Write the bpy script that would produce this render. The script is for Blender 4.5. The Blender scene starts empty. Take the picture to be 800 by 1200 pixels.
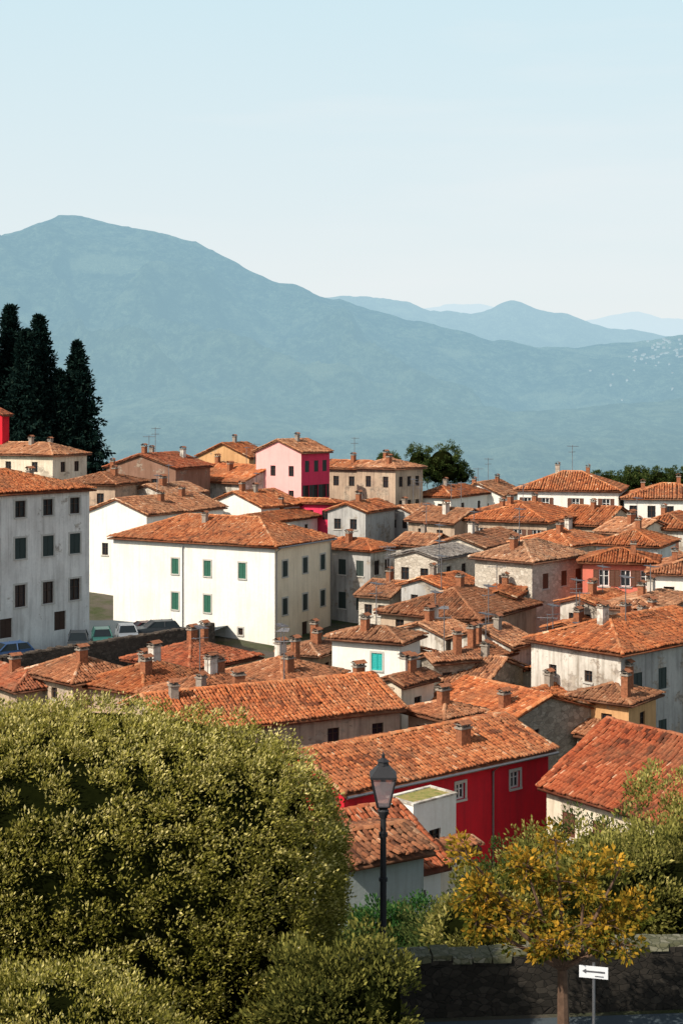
import bpy, math, random
import numpy as np
from mathutils import Vector, Matrix
random.seed(7)
SC = bpy.context.scene
COL = SC.collection
F = 1650.0   # focal length in image pixels, for placing things from pixel coordinates
CZ = 10.5    # eye height above the street

def pix_x(u, y): return (u-400.0)/F*y  # world x of image pixel column u at depth y
def pix_z(v, y): return CZ-(v-480.0)/F*y  # world z of image pixel row v at depth y

# ------------------------------------------------------------------ noise
def vnoise(x, y, seed=0):
    x = np.asarray(x, float); y = np.asarray(y, float)
    xi = np.floor(x); yi = np.floor(y); fx = x-xi; fy = y-yi
    fx = fx*fx*(3-2*fx); fy = fy*fy*(3-2*fy)
    def h(a, b):
        s = np.sin(a*127.1+b*311.7+seed*74.7)*43758.5453
        return s-np.floor(s)
    return (h(xi, yi)*(1-fx)+h(xi+1, yi)*fx)*(1-fy)+(h(xi, yi+1)*(1-fx)+h(xi+1, yi+1)*fx)*fy
def fbm(x, y, o=4, seed=0):
    r = 0; a = .5; s = 0
    for k in range(o):
        r = r+a*vnoise(x*2**k+k*13.7, y*2**k-k*7.1, seed+k); s += a; a *= .5
    return r/s
def ridged(x, y, o=4, seed=0):
    r = 0; a = .5; s = 0
    for k in range(o):
        r = r+a*(1-abs(2*vnoise(x*2**k+k*3.7, y*2**k-k*7.9, seed+k)-1)); s += a; a *= .5
    return r/s

# ------------------------------------------------------------------ materials
MATS = {}
class NT:
    def __init__(s, name):
        s.m = bpy.data.materials.new(name); s.m.use_nodes = True
        s.t = s.m.node_tree; s.t.nodes.clear()
        s.out = s.n('ShaderNodeOutputMaterial')
    def n(s, typ, **kw):
        nd = s.t.nodes.new(typ)
        for k, v in kw.items(): setattr(nd, k, v)
        return nd
    def l(s, a, b): s.t.links.new(a, b)
    def ramp(s, fac, pts):
        r = s.n('ShaderNodeValToRGB'); e = r.color_ramp.elements
        while len(e) < len(pts): e.new(.5)
        for k, (p, c) in enumerate(pts):
            e[k].position = p; e[k].color = (c[0], c[1], c[2], 1) if not isinstance(c, (int, float)) else (c, c, c, 1)
        s.l(fac, r.inputs[0]); return r.outputs[0]
    def mix(s, fac, a, b, bt='MIX'):
        m = s.n('ShaderNodeMix', data_type='RGBA', blend_type=bt)
        for i, v in ((0, fac), (6, a), (7, b)):
            if isinstance(v, (int, float)): m.inputs[i].default_value = v
            elif isinstance(v, tuple): m.inputs[i].default_value = (v[0], v[1], v[2], 1)
            else: s.l(v, m.inputs[i])
        return m.outputs[2]
    def pos(s, scale=(1, 1, 1)):
        g = s.n('ShaderNodeNewGeometry'); mp = s.n('ShaderNodeMapping'); mp.inputs['Scale'].default_value = scale
        s.l(g.outputs['Position'], mp.inputs[0]); return mp.outputs[0]
    def noise(s, vec, scale, detail=4, rough=.55):
        nz = s.n('ShaderNodeTexNoise'); nz.inputs['Scale'].default_value = scale
        nz.inputs['Detail'].default_value = detail; nz.inputs['Roughness'].default_value = rough
        s.l(vec, nz.inputs['Vector']); return nz.outputs[0]
    def bsdf(s, col, rough=.85, bump=None, bs=.3, bd=.05, **kw):
        b = s.n('ShaderNodeBsdfPrincipled'); b.inputs['Roughness'].default_value = rough
        b.inputs['Specular IOR Level'].default_value = kw.get('spec', .2)
        if 'metal' in kw: b.inputs['Metallic'].default_value = kw['metal']
        if isinstance(col, tuple): b.inputs['Base Color'].default_value = (*col, 1)
        else: s.l(col, b.inputs['Base Color'])
        if bump is not None:
            bp = s.n('ShaderNodeBump'); bp.inputs['Strength'].default_value = bs; bp.inputs['Distance'].default_value = bd
            s.l(bump, bp.inputs['Height']); s.l(bp.outputs[0], b.inputs['Normal'])
        s.l(b.outputs[0], s.out.inputs[0]); return b

def plaster(name, c, dirt=.35, dc=None, peel=.0):
    t = NT(name)
    dc = dc or (c[0]*.55, c[1]*.50, c[2]*.44)
    big = t.noise(t.pos((.5, .5, .35)), 1.0, 5, .6)
    streak = t.noise(t.pos((3.5, 3.5, .22)), 1.0, 4, .65)
    fine = t.noise(t.pos(), 6.0, 4, .6)
    f1 = t.ramp(big, [(.42, 0), (.68, 1)]); f2 = t.ramp(streak, [(.46, 0), (.7, 1)])
    m = t.n('ShaderNodeMath', operation='ADD'); t.l(f1, m.inputs[0]); t.l(f2, m.inputs[1])
    m2 = t.n('ShaderNodeMath', operation='MULTIPLY'); t.l(m.outputs[0], m2.inputs[0]); m2.inputs[1].default_value = dirt; m2.use_clamp = True
    col = t.mix(m2.outputs[0], c, dc)
    col = t.mix(t.ramp(fine, [(.3, 0), (.75, .22)]), col, dc)
    if peel:
        pn = t.noise(t.pos((1, 1, 1.2)), .55, 7, .72)
        v = t.n('ShaderNodeTexVoronoi'); v.inputs['Scale'].default_value = 4.0; t.l(t.pos((1, 1, 1.6)), v.inputs['Vector'])
        sp = t.n('ShaderNodeSeparateColor'); t.l(v.outputs['Color'], sp.inputs[0])
        st = t.ramp(sp.outputs[0], [(0, (.17, .13, .10)), (1, (.42, .35, .27))])
        col = t.mix(t.ramp(pn, [(.62-peel*.09, 0), (.66-peel*.09, .7)]), col, st)
    t.bsdf(col, .9, fine, .3, .04); MATS[name] = t.m
def stonew(name, c1, c2, c3, sc=2.6, soft=.75):
    t = NT(name)
    v = t.n('ShaderNodeTexVoronoi'); v.inputs['Scale'].default_value = sc; t.l(t.pos((1, 1, 1.7)), v.inputs['Vector'])
    e = t.n('ShaderNodeTexVoronoi', feature='DISTANCE_TO_EDGE'); e.inputs['Scale'].default_value = sc; t.l(t.pos((1, 1, 1.7)), e.inputs['Vector'])
    sep = t.n('ShaderNodeSeparateColor'); t.l(v.outputs['Color'], sep.inputs[0])
    col = t.ramp(sep.outputs[0], [(0, c1), (.55, c2), (1, c3)])
    big = t.noise(t.pos(), .9, 6, .65)
    col = t.mix(t.ramp(big, [(.35, .2), (.65, soft)]), col, c2)
    ed = t.ramp(e.outputs['Distance'], [(0, .35), (.06, 1)])
    col = t.mix(ed, (c1[0]*.8, c1[1]*.8, c1[2]*.8), col)
    fine = t.noise(t.pos(), 14, 4, .65)
    col = t.mix(t.ramp(fine, [(.4, 0), (.75, .5)]), col, (c1[0], c1[1], c1[2]))
    t.bsdf(col, .95, ed, .6, .05); MATS[name] = t.m
def tilem(name, cols, weather=(.17, .10, .06), wf=.62):
    t = NT(name)
    a = t.n('ShaderNodeAttribute', attribute_name='tint')
    col = t.ramp(a.outputs['Fac'], [(0, cols[0]), (.3, cols[1]), (.62, cols[2]), (.9, cols[3]), (1, cols[4])])
    big = t.noise(t.pos(), .35, 6, .72); mid = t.noise(t.pos(), 1.7, 5, .7); fine = t.noise(t.pos(), 9, 3, .6)
    oi = t.n('ShaderNodeObjectInfo')
    tone = t.ramp(oi.outputs['Random'], [(0, (.72, .69, .67)), (.3, (.95, .91, .87)), (.6, (1.12, 1.06, 1.0)), (1, (.98, 1.05, 1.10))])
    col = t.mix(t.ramp(big, [(.44, 0), (.68, wf)]), col, weather)
    col = t.mix(t.ramp(mid, [(.5, 0), (.75, .42)]), col, cols[3])
    col = t.mix(t.ramp(fine, [(.45, 0), (.8, .5)]), col, (cols[0][0]*.8, cols[0][1]*.9, cols[0][2]))
    col = t.mix(1.0, col, tone, 'MULTIPLY')
    t.bsdf(col, .9, fine, .3, .02); MATS[name] = t.m
def plain(name, c, rough=.6, n=.15, **kw):
    t = NT(name); f = t.noise(t.pos(), 8, 3, .6)
    col = t.mix(t.ramp(f, [(.35, 0), (.75, 1)]), c, tuple(x*(1-n) for x in c))
    t.bsdf(col, rough, **kw); MATS[name] = t.m
def leafm(name, cols, trans=.3):
    t = NT(name)
    a = t.n('ShaderNodeAttribute', attribute_name='tint')
    k = len(cols)-1
    col = t.ramp(a.outputs['Fac'], [(i/k, c) for i, c in enumerate(cols)])
    big = t.noise(t.pos(), 1.1, 3, .6)
    col = t.mix(t.ramp(big, [(.4, 0), (.7, .35)]), col, tuple(x*.7 for x in cols[1]))
    d = t.n('ShaderNodeBsdfDiffuse'); tr = t.n('ShaderNodeBsdfTranslucent'); t.l(col, d.inputs[0]); t.l(col, tr.inputs[0])
    ms = t.n('ShaderNodeMixShader'); ms.inputs[0].default_value = trans
    t.l(d.outputs[0], ms.inputs[1]); t.l(tr.outputs[0], ms.inputs[2]); t.l(ms.outputs[0], t.out.inputs[0]); MATS[name] = t.m

plaster('white', (.90, .86, .79), .26, (.56, .49, .39))
plaster('oldwhite', (.80, .77, .72), .45, (.36, .33, .3), .2)
plaster('weathered', (.76, .71, .63), .65, (.30, .26, .21), 1.0)
plaster('cream', (.82, .72, .57), .5, None, .6)
plaster('cream_warmlit', (.90, .76, .57), .3)  # right wall of the white house, warm light put into its colour
plaster('grey', (.50, .48, .45), .55, (.2, .19, .18), .7)
plaster('tan', (.56, .42, .30), .6, (.23, .16, .12), .9)
plaster('brownwall', (.30, .17, .12), .5, None, .6)
plaster('ochre', (.66, .38, .18), .4, None, .5)
plaster('red', (.68, .018, .032), .4, (.34, .02, .03))
plaster('salmon', (.76, .20, .13), .4, (.45, .14, .10))
plaster('pink', (.90, .47, .44), .25, (.75, .28, .26))
plaster('crimson_pinkshade', (.74, .05, .12), .3, (.45, .03, .06))
plaster('teal', (.42, .47, .45), .4)
stonew('stone', (.16, .13, .10), (.33, .28, .22), (.48, .42, .34))
stonew('palestone', (.34, .29, .23), (.58, .51, .42), (.74, .68, .58))
stonew('shadestone', (.012, .011, .009), (.030, .025, .020), (.065, .055, .044), 6.0, .8)  # parapet stone, tree shade put into its dark colour
stonew('brownstone', (.045, .034, .026), (.10, .078, .06), (.18, .14, .11), 3.5, .8)
stonew('copingstone', (.05, .055, .025), (.13, .125, .075), (.28, .26, .20), 7.0, .6)
tilem('tile_orange', [(.12, .037, .018), (.40, .112, .040), (.50, .172, .063), (.61, .295, .145), (.70, .48, .31)])
tilem('tile_brown', [(.09, .038, .022), (.28, .103, .048), (.38, .16, .077), (.50, .275, .16), (.63, .445, .32)])
tilem('tile_pale', [(.13, .052, .032), (.38, .16, .078), (.49, .235, .12), (.60, .375, .235), (.70, .545, .41)])
tilem('tile_red', [(.08, .023, .013), (.31, .072, .029), (.40, .11, .045), (.48, .195, .10), (.58, .36, .24)])
tilem('tile_grey', [(.14, .12, .11), (.3, .27, .24), (.42, .39, .36), (.5, .47, .43), (.58, .54, .5)], (.3, .27, .24))
plain('wood_dark', (.06, .035, .025), .7)
plain('shutter_green', (.03, .12, .08), .6)
plain('shutter_dark', (.035, .05, .045), .6)
plain('shutter_brown', (.12, .05, .03), .6)
plain('shutter_teal', (.02, .38, .35), .5)
plain('frame_white', (.75, .72, .68), .6)
plain('sill_stone', (.52, .49, .44), .9)
plain('brick', (.36, .14, .07), .95, .6)
plain('render_grey', (.34, .29, .24), .95, .4)
plain('metal', (.25, .25, .26), .45, metal=.7)
plain('iron', (.03, .03, .033), .5, .2)
plain('bark', (.15, .09, .06), .95, .5)
t = NT('moss'); f = t.noise(t.pos(), 3.5, 5, .7); t.bsdf(t.ramp(f, [(.3, (.10, .12, .03)), (.5, (.26, .24, .07)), (.7, (.40, .24, .12))]), 1, f, .6, .05); MATS['moss'] = t.m
plain('sign_white', (.75, .76, .78), .5, .08)
plain('sign_black', (.10, .10, .11), .5, .3)
plain('rubber', (.02, .02, .02), .8)
plain('lamp_glass', (.55, .5, .45), .15, .1, spec=.6)
plain('car_glass', (.015, .02, .022), .3, spec=.3)
t = NT('shade_leaf'); d = t.n('ShaderNodeBsdfDiffuse'); f = t.noise(t.pos(), 12, 3, .7); t.l(t.mix(f, (.002, .003, .001), (.010, .012, .003)), d.inputs[0]); t.l(d.outputs[0], t.out.inputs[0]); MATS['shade_leaf'] = t.m  # near-black crown core, inner shade put into its colour
for k, c in {'paint_blue': (.04, .09, .20), 'paint_silver': (.25, .27, .29), 'paint_green': (.03, .12, .10), 'paint_white': (.5, .5, .5), 'paint_dark': (.03, .035, .04), 'paint_red': (.3, .03, .03)}.items():
    plain(k, c, .35, .05, spec=.4)
t = NT('glass'); t.bsdf((.02, .025, .03), .15, spec=.5); MATS['glass'] = t.m
leafm('leaf_hedge', [(.018, .024, .004), (.13, .125, .018), (.40, .35, .08), (.82, .70, .30)])
leafm('leaf_green', [(.012, .026, .008), (.04, .065, .018), (.10, .125, .035), (.22, .22, .07)])
leafm('leaf_amber', [(.03, .05, .01), (.13, .13, .02), (.46, .26, .03), (.90, .48, .06)], .4)
leafm('leaf_olive', [(.03, .036, .010), (.13, .13, .03), (.32, .29, .07), (.60, .51, .18)])
leafm('leaf_vivid', [(.01, .035, .012), (.025, .085, .02), (.06, .15, .04), (.16, .24, .07)])
leafm('needles', [(.003, .009, .009), (.006, .016, .014), (.012, .026, .021), (.024, .043, .031)], .1)

t = NT('asphalt'); f = t.noise(t.pos(), 30, 4, .7); b_ = t.noise(t.pos(), .8, 4, .6)
t.bsdf(t.mix(t.ramp(b_, [(.4, 0), (.7, 1)]), (.06, .08, .09), t.mix(f, (.035, .045, .055), (.10, .12, .13))), .9, f, .3, .01); MATS['asphalt'] = t.m
t = NT('ground_soil'); f = t.noise(t.pos(), 3, 5, .7); b_ = t.noise(t.pos(), .25, 4, .6)
t.bsdf(t.mix(t.ramp(b_, [(.4, 0), (.6, 1)]), t.mix(f, (.02, .035, .01), (.07, .08, .03)), t.mix(f, (.06, .05, .04), (.13, .11, .09))), 1, f, .6, .1); MATS['ground_soil'] = t.m
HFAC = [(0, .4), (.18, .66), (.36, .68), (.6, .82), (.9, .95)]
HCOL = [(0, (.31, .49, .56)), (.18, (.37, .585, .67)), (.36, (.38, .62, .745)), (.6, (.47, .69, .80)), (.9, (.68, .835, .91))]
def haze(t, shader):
    # aerial perspective painted in: haze colour emitted by the surface, ramped along world Y
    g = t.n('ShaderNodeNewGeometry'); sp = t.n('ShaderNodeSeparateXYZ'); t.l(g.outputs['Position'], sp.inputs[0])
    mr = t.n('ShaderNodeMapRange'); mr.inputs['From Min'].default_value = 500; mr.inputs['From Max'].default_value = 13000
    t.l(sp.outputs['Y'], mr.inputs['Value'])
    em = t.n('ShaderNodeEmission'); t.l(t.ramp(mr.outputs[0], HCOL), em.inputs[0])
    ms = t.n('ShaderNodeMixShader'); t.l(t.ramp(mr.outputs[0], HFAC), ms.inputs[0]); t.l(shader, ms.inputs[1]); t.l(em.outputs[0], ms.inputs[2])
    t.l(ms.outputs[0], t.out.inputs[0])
def hillmat(name):
    t = NT(name)
    a = t.noise(t.pos((.0035, .0035, .006)), 1, 6, .65); f = t.noise(t.pos((.02, .010, .03)), 1, 7, .85); c = t.noise(t.pos((.06, .02, .07)), 1, 4, .75)
    forest = t.mix(t.ramp(f, [(.40, 0), (.60, 1)]), (.006, .018, .018), (.19, .25, .16))
    forest = t.mix(t.ramp(c, [(.45, 0), (.62, .85)]), forest, (.006, .016, .014))
    fields = t.mix(t.ramp(a, [(.54, 0), (.64, .7)]), forest, (.26, .31, .19))
    d = t.n('ShaderNodeBsdfDiffuse'); t.l(fields, d.inputs[0])
    bp = t.n('ShaderNodeBump'); bp.inputs['Strength'].default_value = 1.0; bp.inputs['Distance'].default_value = 50
    t.l(f, bp.inputs['Height']); t.l(bp.outputs[0], d.inputs['Normal'])
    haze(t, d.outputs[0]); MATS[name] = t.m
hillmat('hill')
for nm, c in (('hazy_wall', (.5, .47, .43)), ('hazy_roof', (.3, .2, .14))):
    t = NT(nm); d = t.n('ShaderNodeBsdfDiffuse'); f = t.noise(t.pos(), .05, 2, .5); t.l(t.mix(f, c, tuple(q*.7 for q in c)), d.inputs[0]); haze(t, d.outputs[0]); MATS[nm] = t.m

# ------------------------------------------------------------------ mesh helpers
def mkmesh(name, V, faces, mats, midx=None, tint=None, smooth=False):
    V = np.asarray(V, np.float32).reshape(-1, 3)
    me = bpy.data.meshes.new(name)
    me.vertices.add(len(V)); me.vertices.foreach_set('co', V.ravel())
    faces = [np.asarray(f, np.int32) for f in faces if len(f)]
    nl = sum(f.size for f in faces); nf = sum(len(f) for f in faces)
    me.loops.add(nl); me.polygons.add(nf)
    me.loops.foreach_set('vertex_index', np.concatenate([f.ravel() for f in faces]))
    tot = np.concatenate([np.full(len(f), f.shape[1], np.int32) for f in faces])
    me.polygons.foreach_set('loop_start', np.concatenate([[0], np.cumsum(tot)[:-1]]).astype(np.int32))
    for m in mats: me.materials.append(MATS[m])
    if midx is not None: me.polygons.foreach_set('material_index', np.asarray(midx, np.int32))
    if smooth: me.polygons.foreach_set('use_smooth', np.ones(nf, bool))
    me.update(calc_edges=True)
    if tint is not None:
        at = me.attributes.new('tint', 'FLOAT', 'FACE'); at.data.foreach_set('value', np.asarray(tint, np.float32))
    return me

class B:
    """small poly builder"""
    def __init__(s): s.v = []; s.f = []; s.m = []
    def poly(s, pts, m=0):
        k = len(s.v); s.v += [tuple(p) for p in pts]; s.f.append(list(range(k, k+len(pts)))); s.m.append(m)
    def box(s, x0, y0, z0, x1, y1, z1, m=0):
        k = len(s.v)
        s.v += [(x0, y0, z0), (x1, y0, z0), (x1, y1, z0), (x0, y1, z0), (x0, y0, z1), (x1, y0, z1), (x1, y1, z1), (x0, y1, z1)]
        for f in ((0, 3, 2, 1), (4, 5, 6, 7), (0, 1, 5, 4), (1, 2, 6, 5), (2, 3, 7, 6), (3, 0, 4, 7)):
            s.f.append([k+i for i in f]); s.m.append(m)
    def frustum(s, cx, cy, z0, r0, z1, r1, n=4, m=0, rot=math.pi/4, ry=1.0, capb=True):
        k = len(s.v)
        for (z, r) in ((z0, r0), (z1, r1)):
            for i in range(n):
                a = rot+2*math.pi*i/n; s.v.append((cx+r*math.cos(a), cy+r*ry*math.sin(a), z))
        for i in range(n):
            j = (i+1) % n; s.f.append([k+i, k+j, k+n+j, k+n+i]); s.m.append(m)
        s.f.append([k+n+i for i in range(n)]); s.m.append(m)
        if capb: s.f.append([k+n-1-i for i in range(n)]); s.m.append(m)
    def tube(s, pts, rad, n=7, m=0):
        pts = [Vector(p) for p in pts]; rings = []
        for i, p in enumerate(pts):
            d = (pts[min(i+1, len(pts)-1)]-pts[max(i-1, 0)]).normalized()
            a = d.cross(Vector((0, 0, 1)) if abs(d.z) < .9 else Vector((1, 0, 0))).normalized(); b = d.cross(a)
            k = len(s.v)
            for q in range(n):
                t_ = 2*math.pi*q/n; s.v.append(tuple(p+(a*math.cos(t_)+b*math.sin(t_))*rad[i]))
            rings.append(k)
        for r0, r1 in zip(rings, rings[1:]):
            for q in range(n):
                w = (q+1) % n; s.f.append([r0+q, r0+w, r1+w, r1+q]); s.m.append(m)
        s.f.append([rings[-1]+q for q in range(n)]); s.m.append(m)
    def mesh(s, name, mats, smooth=False):
        me = bpy.data.meshes.new(name); me.from_pydata(s.v, [], s.f)
        for m in mats: me.materials.append(MATS[m])
        me.polygons.foreach_set('material_index', s.m)
        if smooth: me.polygons.foreach_set('use_smooth', [True]*len(s.f))
        me.update(); return me

def top(name, label, cat, loc=(0, 0, 0), rot=0, group=None, kind=None, mesh=None):
    o = bpy.data.objects.new(name, mesh); COL.objects.link(o); o.location = loc; o.rotation_euler = (0, 0, rot)
    if label: o['label'] = label
    if cat: o['category'] = cat
    if group: o['group'] = group
    if kind: o['kind'] = kind
    return o
def part(name, mesh, parent, loc=(0, 0, 0), rot=0, label=None):
    o = bpy.data.objects.new(name, mesh); COL.objects.link(o); o.parent = parent; o.location = loc; o.rotation_euler = (0, 0, rot)
    if label: o['label'] = label
    return o

# ------------------------------------------------------------------ terrain
GY = [-200, 25.6, 27.5, 40, 50, 60, 75, 90, 110, 130, 150, 170, 200, 230, 300, 500, 1200, 2500, 20000]
GZ = [0, 0, -1.2, -6, -9.5, -13, -12.8, -11.5, -9.8, -8.6, -6.8, -5.2, -5.5, -12, -40, -90, -170, -210, -220]
def gh(x, y):
    z = np.interp(y, GY, GZ)
    w = np.clip((np.asarray(y)-27)/20, 0, 1)*np.clip((600-np.asarray(y))/300, 0, 1)
    return z+(fbm(np.asarray(x)*.06, np.asarray(y)*.06, 3, 5)-.5)*1.2*w
xs = np.concatenate([-np.geomspace(12000, 110, 22), np.arange(-100, 101, 3.0), np.geomspace(110, 12000, 22)])
ys = np.concatenate([[-200, -60, -20, 0, 15, 22, 25.6, 26.5], np.arange(27.5, 250, 2.5), np.geomspace(255, 16000, 40)])
X, Yg = np.meshgrid(xs, ys); Z = gh(X, Yg)
def gridfaces(ny, nx):
    i, j = np.meshgrid(np.arange(nx-1), np.arange(ny-1)); k = (j*nx+i).ravel()
    return np.stack([k, k+1, k+nx+1, k+nx], 1)
me = mkmesh('ground', np.stack([X, Yg, Z], -1), [gridfaces(len(ys), len(xs))], ['ground_soil'])
o = top('ground', None, None, kind='structure', mesh=me)

def hillz(x, y, L):
    Y0, Yr, us, vs, seed, na = L
    px_ = pix_x(np.array(us, float), Yr); pzr = pix_z(np.array(vs, float), Yr)
    x = np.asarray(x, float); y = np.asarray(y, float)
    prof = (np.interp(x-Yr*.006, px_, pzr)+np.interp(x, px_, pzr)+np.interp(x+Yr*.006, px_, pzr))/3
    prof = prof+(fbm(x/(Yr*.015), x*0+3.3, 5, seed)-.5)*Yr*.006
    base = -215.0
    t = (y-Y0)/(Yr-Y0)
    s = np.where(t <= 1, np.clip(t, 0, 1)**1.12, 1-(t-1)*1.2)
    z = base+(prof-base)*s
    sc = Yr*.10
    wx = x+sc*.9*(fbm(x/sc, y/sc, 3, seed+9)-.5)+(y-Yr)*.35
    g = ridged(wx/sc, y/(sc*2.6), 5, seed+3)-.64
    env = np.clip(t, 0, 1)**.8*np.clip(1.0-t, 0, 1)*4
    z = z+g*env*(prof-base)*na
    z = z+(fbm(x/110, y/110, 3, seed+6)-.5)*22*np.clip(env, 0, 1)
    return z
LAYERS = {
 'far_mountain': (9500, 12500, [-900, 300, 480, 520, 545, 570, 600, 660, 700, 740, 770, 800, 1000, 1700], [340, 366, 362, 359, 354, 356, 368, 377, 372, 366, 372, 376, 360, 350], 21, .2),
 'mountain_ridge': (5600, 8000, [-900, 200, 380, 410, 440, 480, 505, 530, 560, 590, 615, 640, 665, 690, 740, 800, 950, 1700], [360, 340, 350, 346, 347, 354, 362, 366, 366, 353, 355, 368, 366, 380, 389, 397, 380, 360], 33, .35),
 'mountain': (2300, 5000, [-900, -150, 0, 40, 85, 110, 150, 190, 230, 270, 300, 330, 355, 380, 430, 480, 530, 600, 640, 700, 760, 810, 900, 1700], [330, 300, 277, 262, 250, 256, 268, 273, 285, 304, 322, 331, 334, 348, 362, 374, 386, 402, 408, 406, 398, 392, 400, 380], 45, .62),
 'hill': (1300, 3000, [-900, 0, 100, 160, 220, 300, 380, 460, 540, 620, 700, 800, 900, 1700], [520, 500, 478, 466, 460, 470, 478, 470, 476, 482, 476, 466, 450, 440], 57, .3),
}
for nm, L in LAYERS.items():
    Yr = L[1]
    xs_ = pix_x(np.linspace(-500, 1300, 460), Yr); ys_ = L[0]+(Yr-L[0])*np.concatenate([np.linspace(0, 1, 170), np.linspace(1.02, 1.5, 12)])
    X, Yy = np.meshgrid(xs_, ys_); Z = hillz(X, Yy, L)
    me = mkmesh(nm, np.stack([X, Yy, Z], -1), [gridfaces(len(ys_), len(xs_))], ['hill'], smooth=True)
    top(nm, None, None, kind='structure', mesh=me)

b = B(); b.poly([(-30, 12, .004), (30, 12, .004), (30, 25.4, .004), (9.5, 24.8, .004), (1.2, 24.1, .004), (-30, 22.2, .004)]); top('road', None, None, kind='structure', mesh=b.mesh('road', ['asphalt']))
def parkz(x, y):
    f_ = 105.5+(x+9.8)*1.15 if x > -22 else 91.5+(x+22)*.62
    return -6.2-2.4*min(1, max(0, (y-f_)/20))
b = B(); nx_, ny_ = 14, 8; P_ = {}
for i in range(nx_+1):
    x = -34+24.2*i/nx_; f_ = 105.5+(x+9.8)*1.15 if x > -22 else 91.5+(x+22)*.62
    for j in range(ny_+1):
        y = f_+(128-f_)*j/ny_; P_[i, j] = (x, y, parkz(x, y))
for i in range(nx_):
    for j in range(ny_): b.poly([P_[i, j], P_[i+1, j], P_[i+1, j+1], P_[i, j+1]])
top('parking_pavement', None, None, kind='structure', mesh=b.mesh('parking_pavement', ['asphalt']))

# ------------------------------------------------------------------ roofs
def slope_tiles(O, e, inw, p, W, run, hip, cw, rl, rng):
    cp, sp_ = math.cos(p), math.sin(p); H = run/cp
    e = np.array([*e, 0.]); s = np.array([inw[0]*cp, inw[1]*cp, sp_]); n = np.array([-inw[0]*sp_, -inw[1]*sp_, cp])
    k = cp if hip else 0.0
    nc = max(2, int(W/cw)); cwr = W/nc; nr = max(2, int(math.ceil(H/rl))); rlr = H/nr
    I, J = np.meshgrid(np.arange(nc), np.arange(nr)); I = I.ravel(); J = J.ravel()
    uc = (I+.5)*cwr; v0 = J*rlr; vm = v0+.5*rlr
    keep = (uc > k*vm) & (uc < W-k*vm) & (rng.random(len(uc)) > .004); I, J, uc, v0 = I[keep], J[keep], uc[keep], v0[keep]; N = len(I)
    colj = rng.normal(0, .02, nc)
    uc = uc+rng.normal(0, .012, N)+colj[I]; dh = rng.normal(0, .014, N)
    uo = np.array([-.42, -.2, .2, .42])*cwr; ho = np.array([0.0, .085, .085, 0.0])
    sk = rng.normal(0, .014, N)
    wob = int(rng.integers(0, 99))
    def sag(u, v): return .09*np.sin(np.pi*np.clip(u/W, 0, 1))*np.sin(np.pi*v/H*.9)+.14*(vnoise(u*.45, v*.5+u*0, wob)-.5)
    lo = np.zeros((N, 4, 3)); up = np.zeros((N, 4, 3))
    ext = rng.uniform(-.04, .04, N); v1 = np.minimum(v0+rlr*1.02, H)
    sg0 = sag(uc, v0); sg1 = sag(uc, v1)
    for q in range(4):
        lo[:, q] = O+np.outer(uc+uo[q]*1.04-sk, e)+np.outer(v0-.03+ext, s)+np.outer(ho[q]+.10+dh-sg0, n)
        up[:, q] = O+np.outer(uc+uo[q]*.88+sk, e)+np.outer(v1, s)+np.outer(ho[q]+.06+dh-sg1, n)
    V = np.concatenate([lo, up], 1).reshape(-1, 3); base = np.arange(N)*8
    Fq = np.concatenate([np.stack([base+q, base+q+1, base+5+q, base+4+q], 1) for q in range(3)])
    cap = np.stack([base, base+3, base+2, base+1], 1)
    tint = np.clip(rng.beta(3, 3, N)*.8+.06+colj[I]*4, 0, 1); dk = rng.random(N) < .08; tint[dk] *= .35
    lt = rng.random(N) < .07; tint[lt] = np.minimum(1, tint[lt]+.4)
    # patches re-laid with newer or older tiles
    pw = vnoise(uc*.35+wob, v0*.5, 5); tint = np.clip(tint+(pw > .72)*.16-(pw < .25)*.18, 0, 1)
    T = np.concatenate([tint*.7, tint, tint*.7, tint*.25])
    return V, np.concatenate([Fq, cap]), T, s, H, k

def ridge_caps(add, lines, rng):
    done = []
    for (q0, q1) in lines:
        d = q1-q0; Ld = np.linalg.norm(d)
        if Ld < .3: continue
        mid = (q0+q1)/2
        if any(np.linalg.norm(mid-m) < .05 for m in done): continue
        done.append(mid); d /= Ld; sd_ = np.cross(d, [0, 0, 1]); sd_ /= np.linalg.norm(sd_); up = np.cross(sd_, d)
        n = max(1, int(Ld/.42))
        for i in range(n):
            s0 = q0+d*(Ld*i/n); s1 = q0+d*(Ld*(i+1.08)/n) if i < n-1 else q1
            r0, r1 = .13, .105; j = rng.normal(0.03, .012)
            jit = sd_*rng.normal(0, .02)
            ring = lambda c, r: [c+jit+sd_*r*x+up*(r*y+.045+j) for x, y in ((-1, -.2), (-.6, .6), (.6, .6), (1, -.2))]
            t_ = float(np.clip(rng.normal(.62, .18), 0, 1))
            add(ring(s0, r0)+ring(s1, r1), [[0, 1, 5, 4], [1, 2, 6, 5], [2, 3, 7, 6], [0, 3, 2, 1]], [t_, t_, t_, t_*.4])

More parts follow.
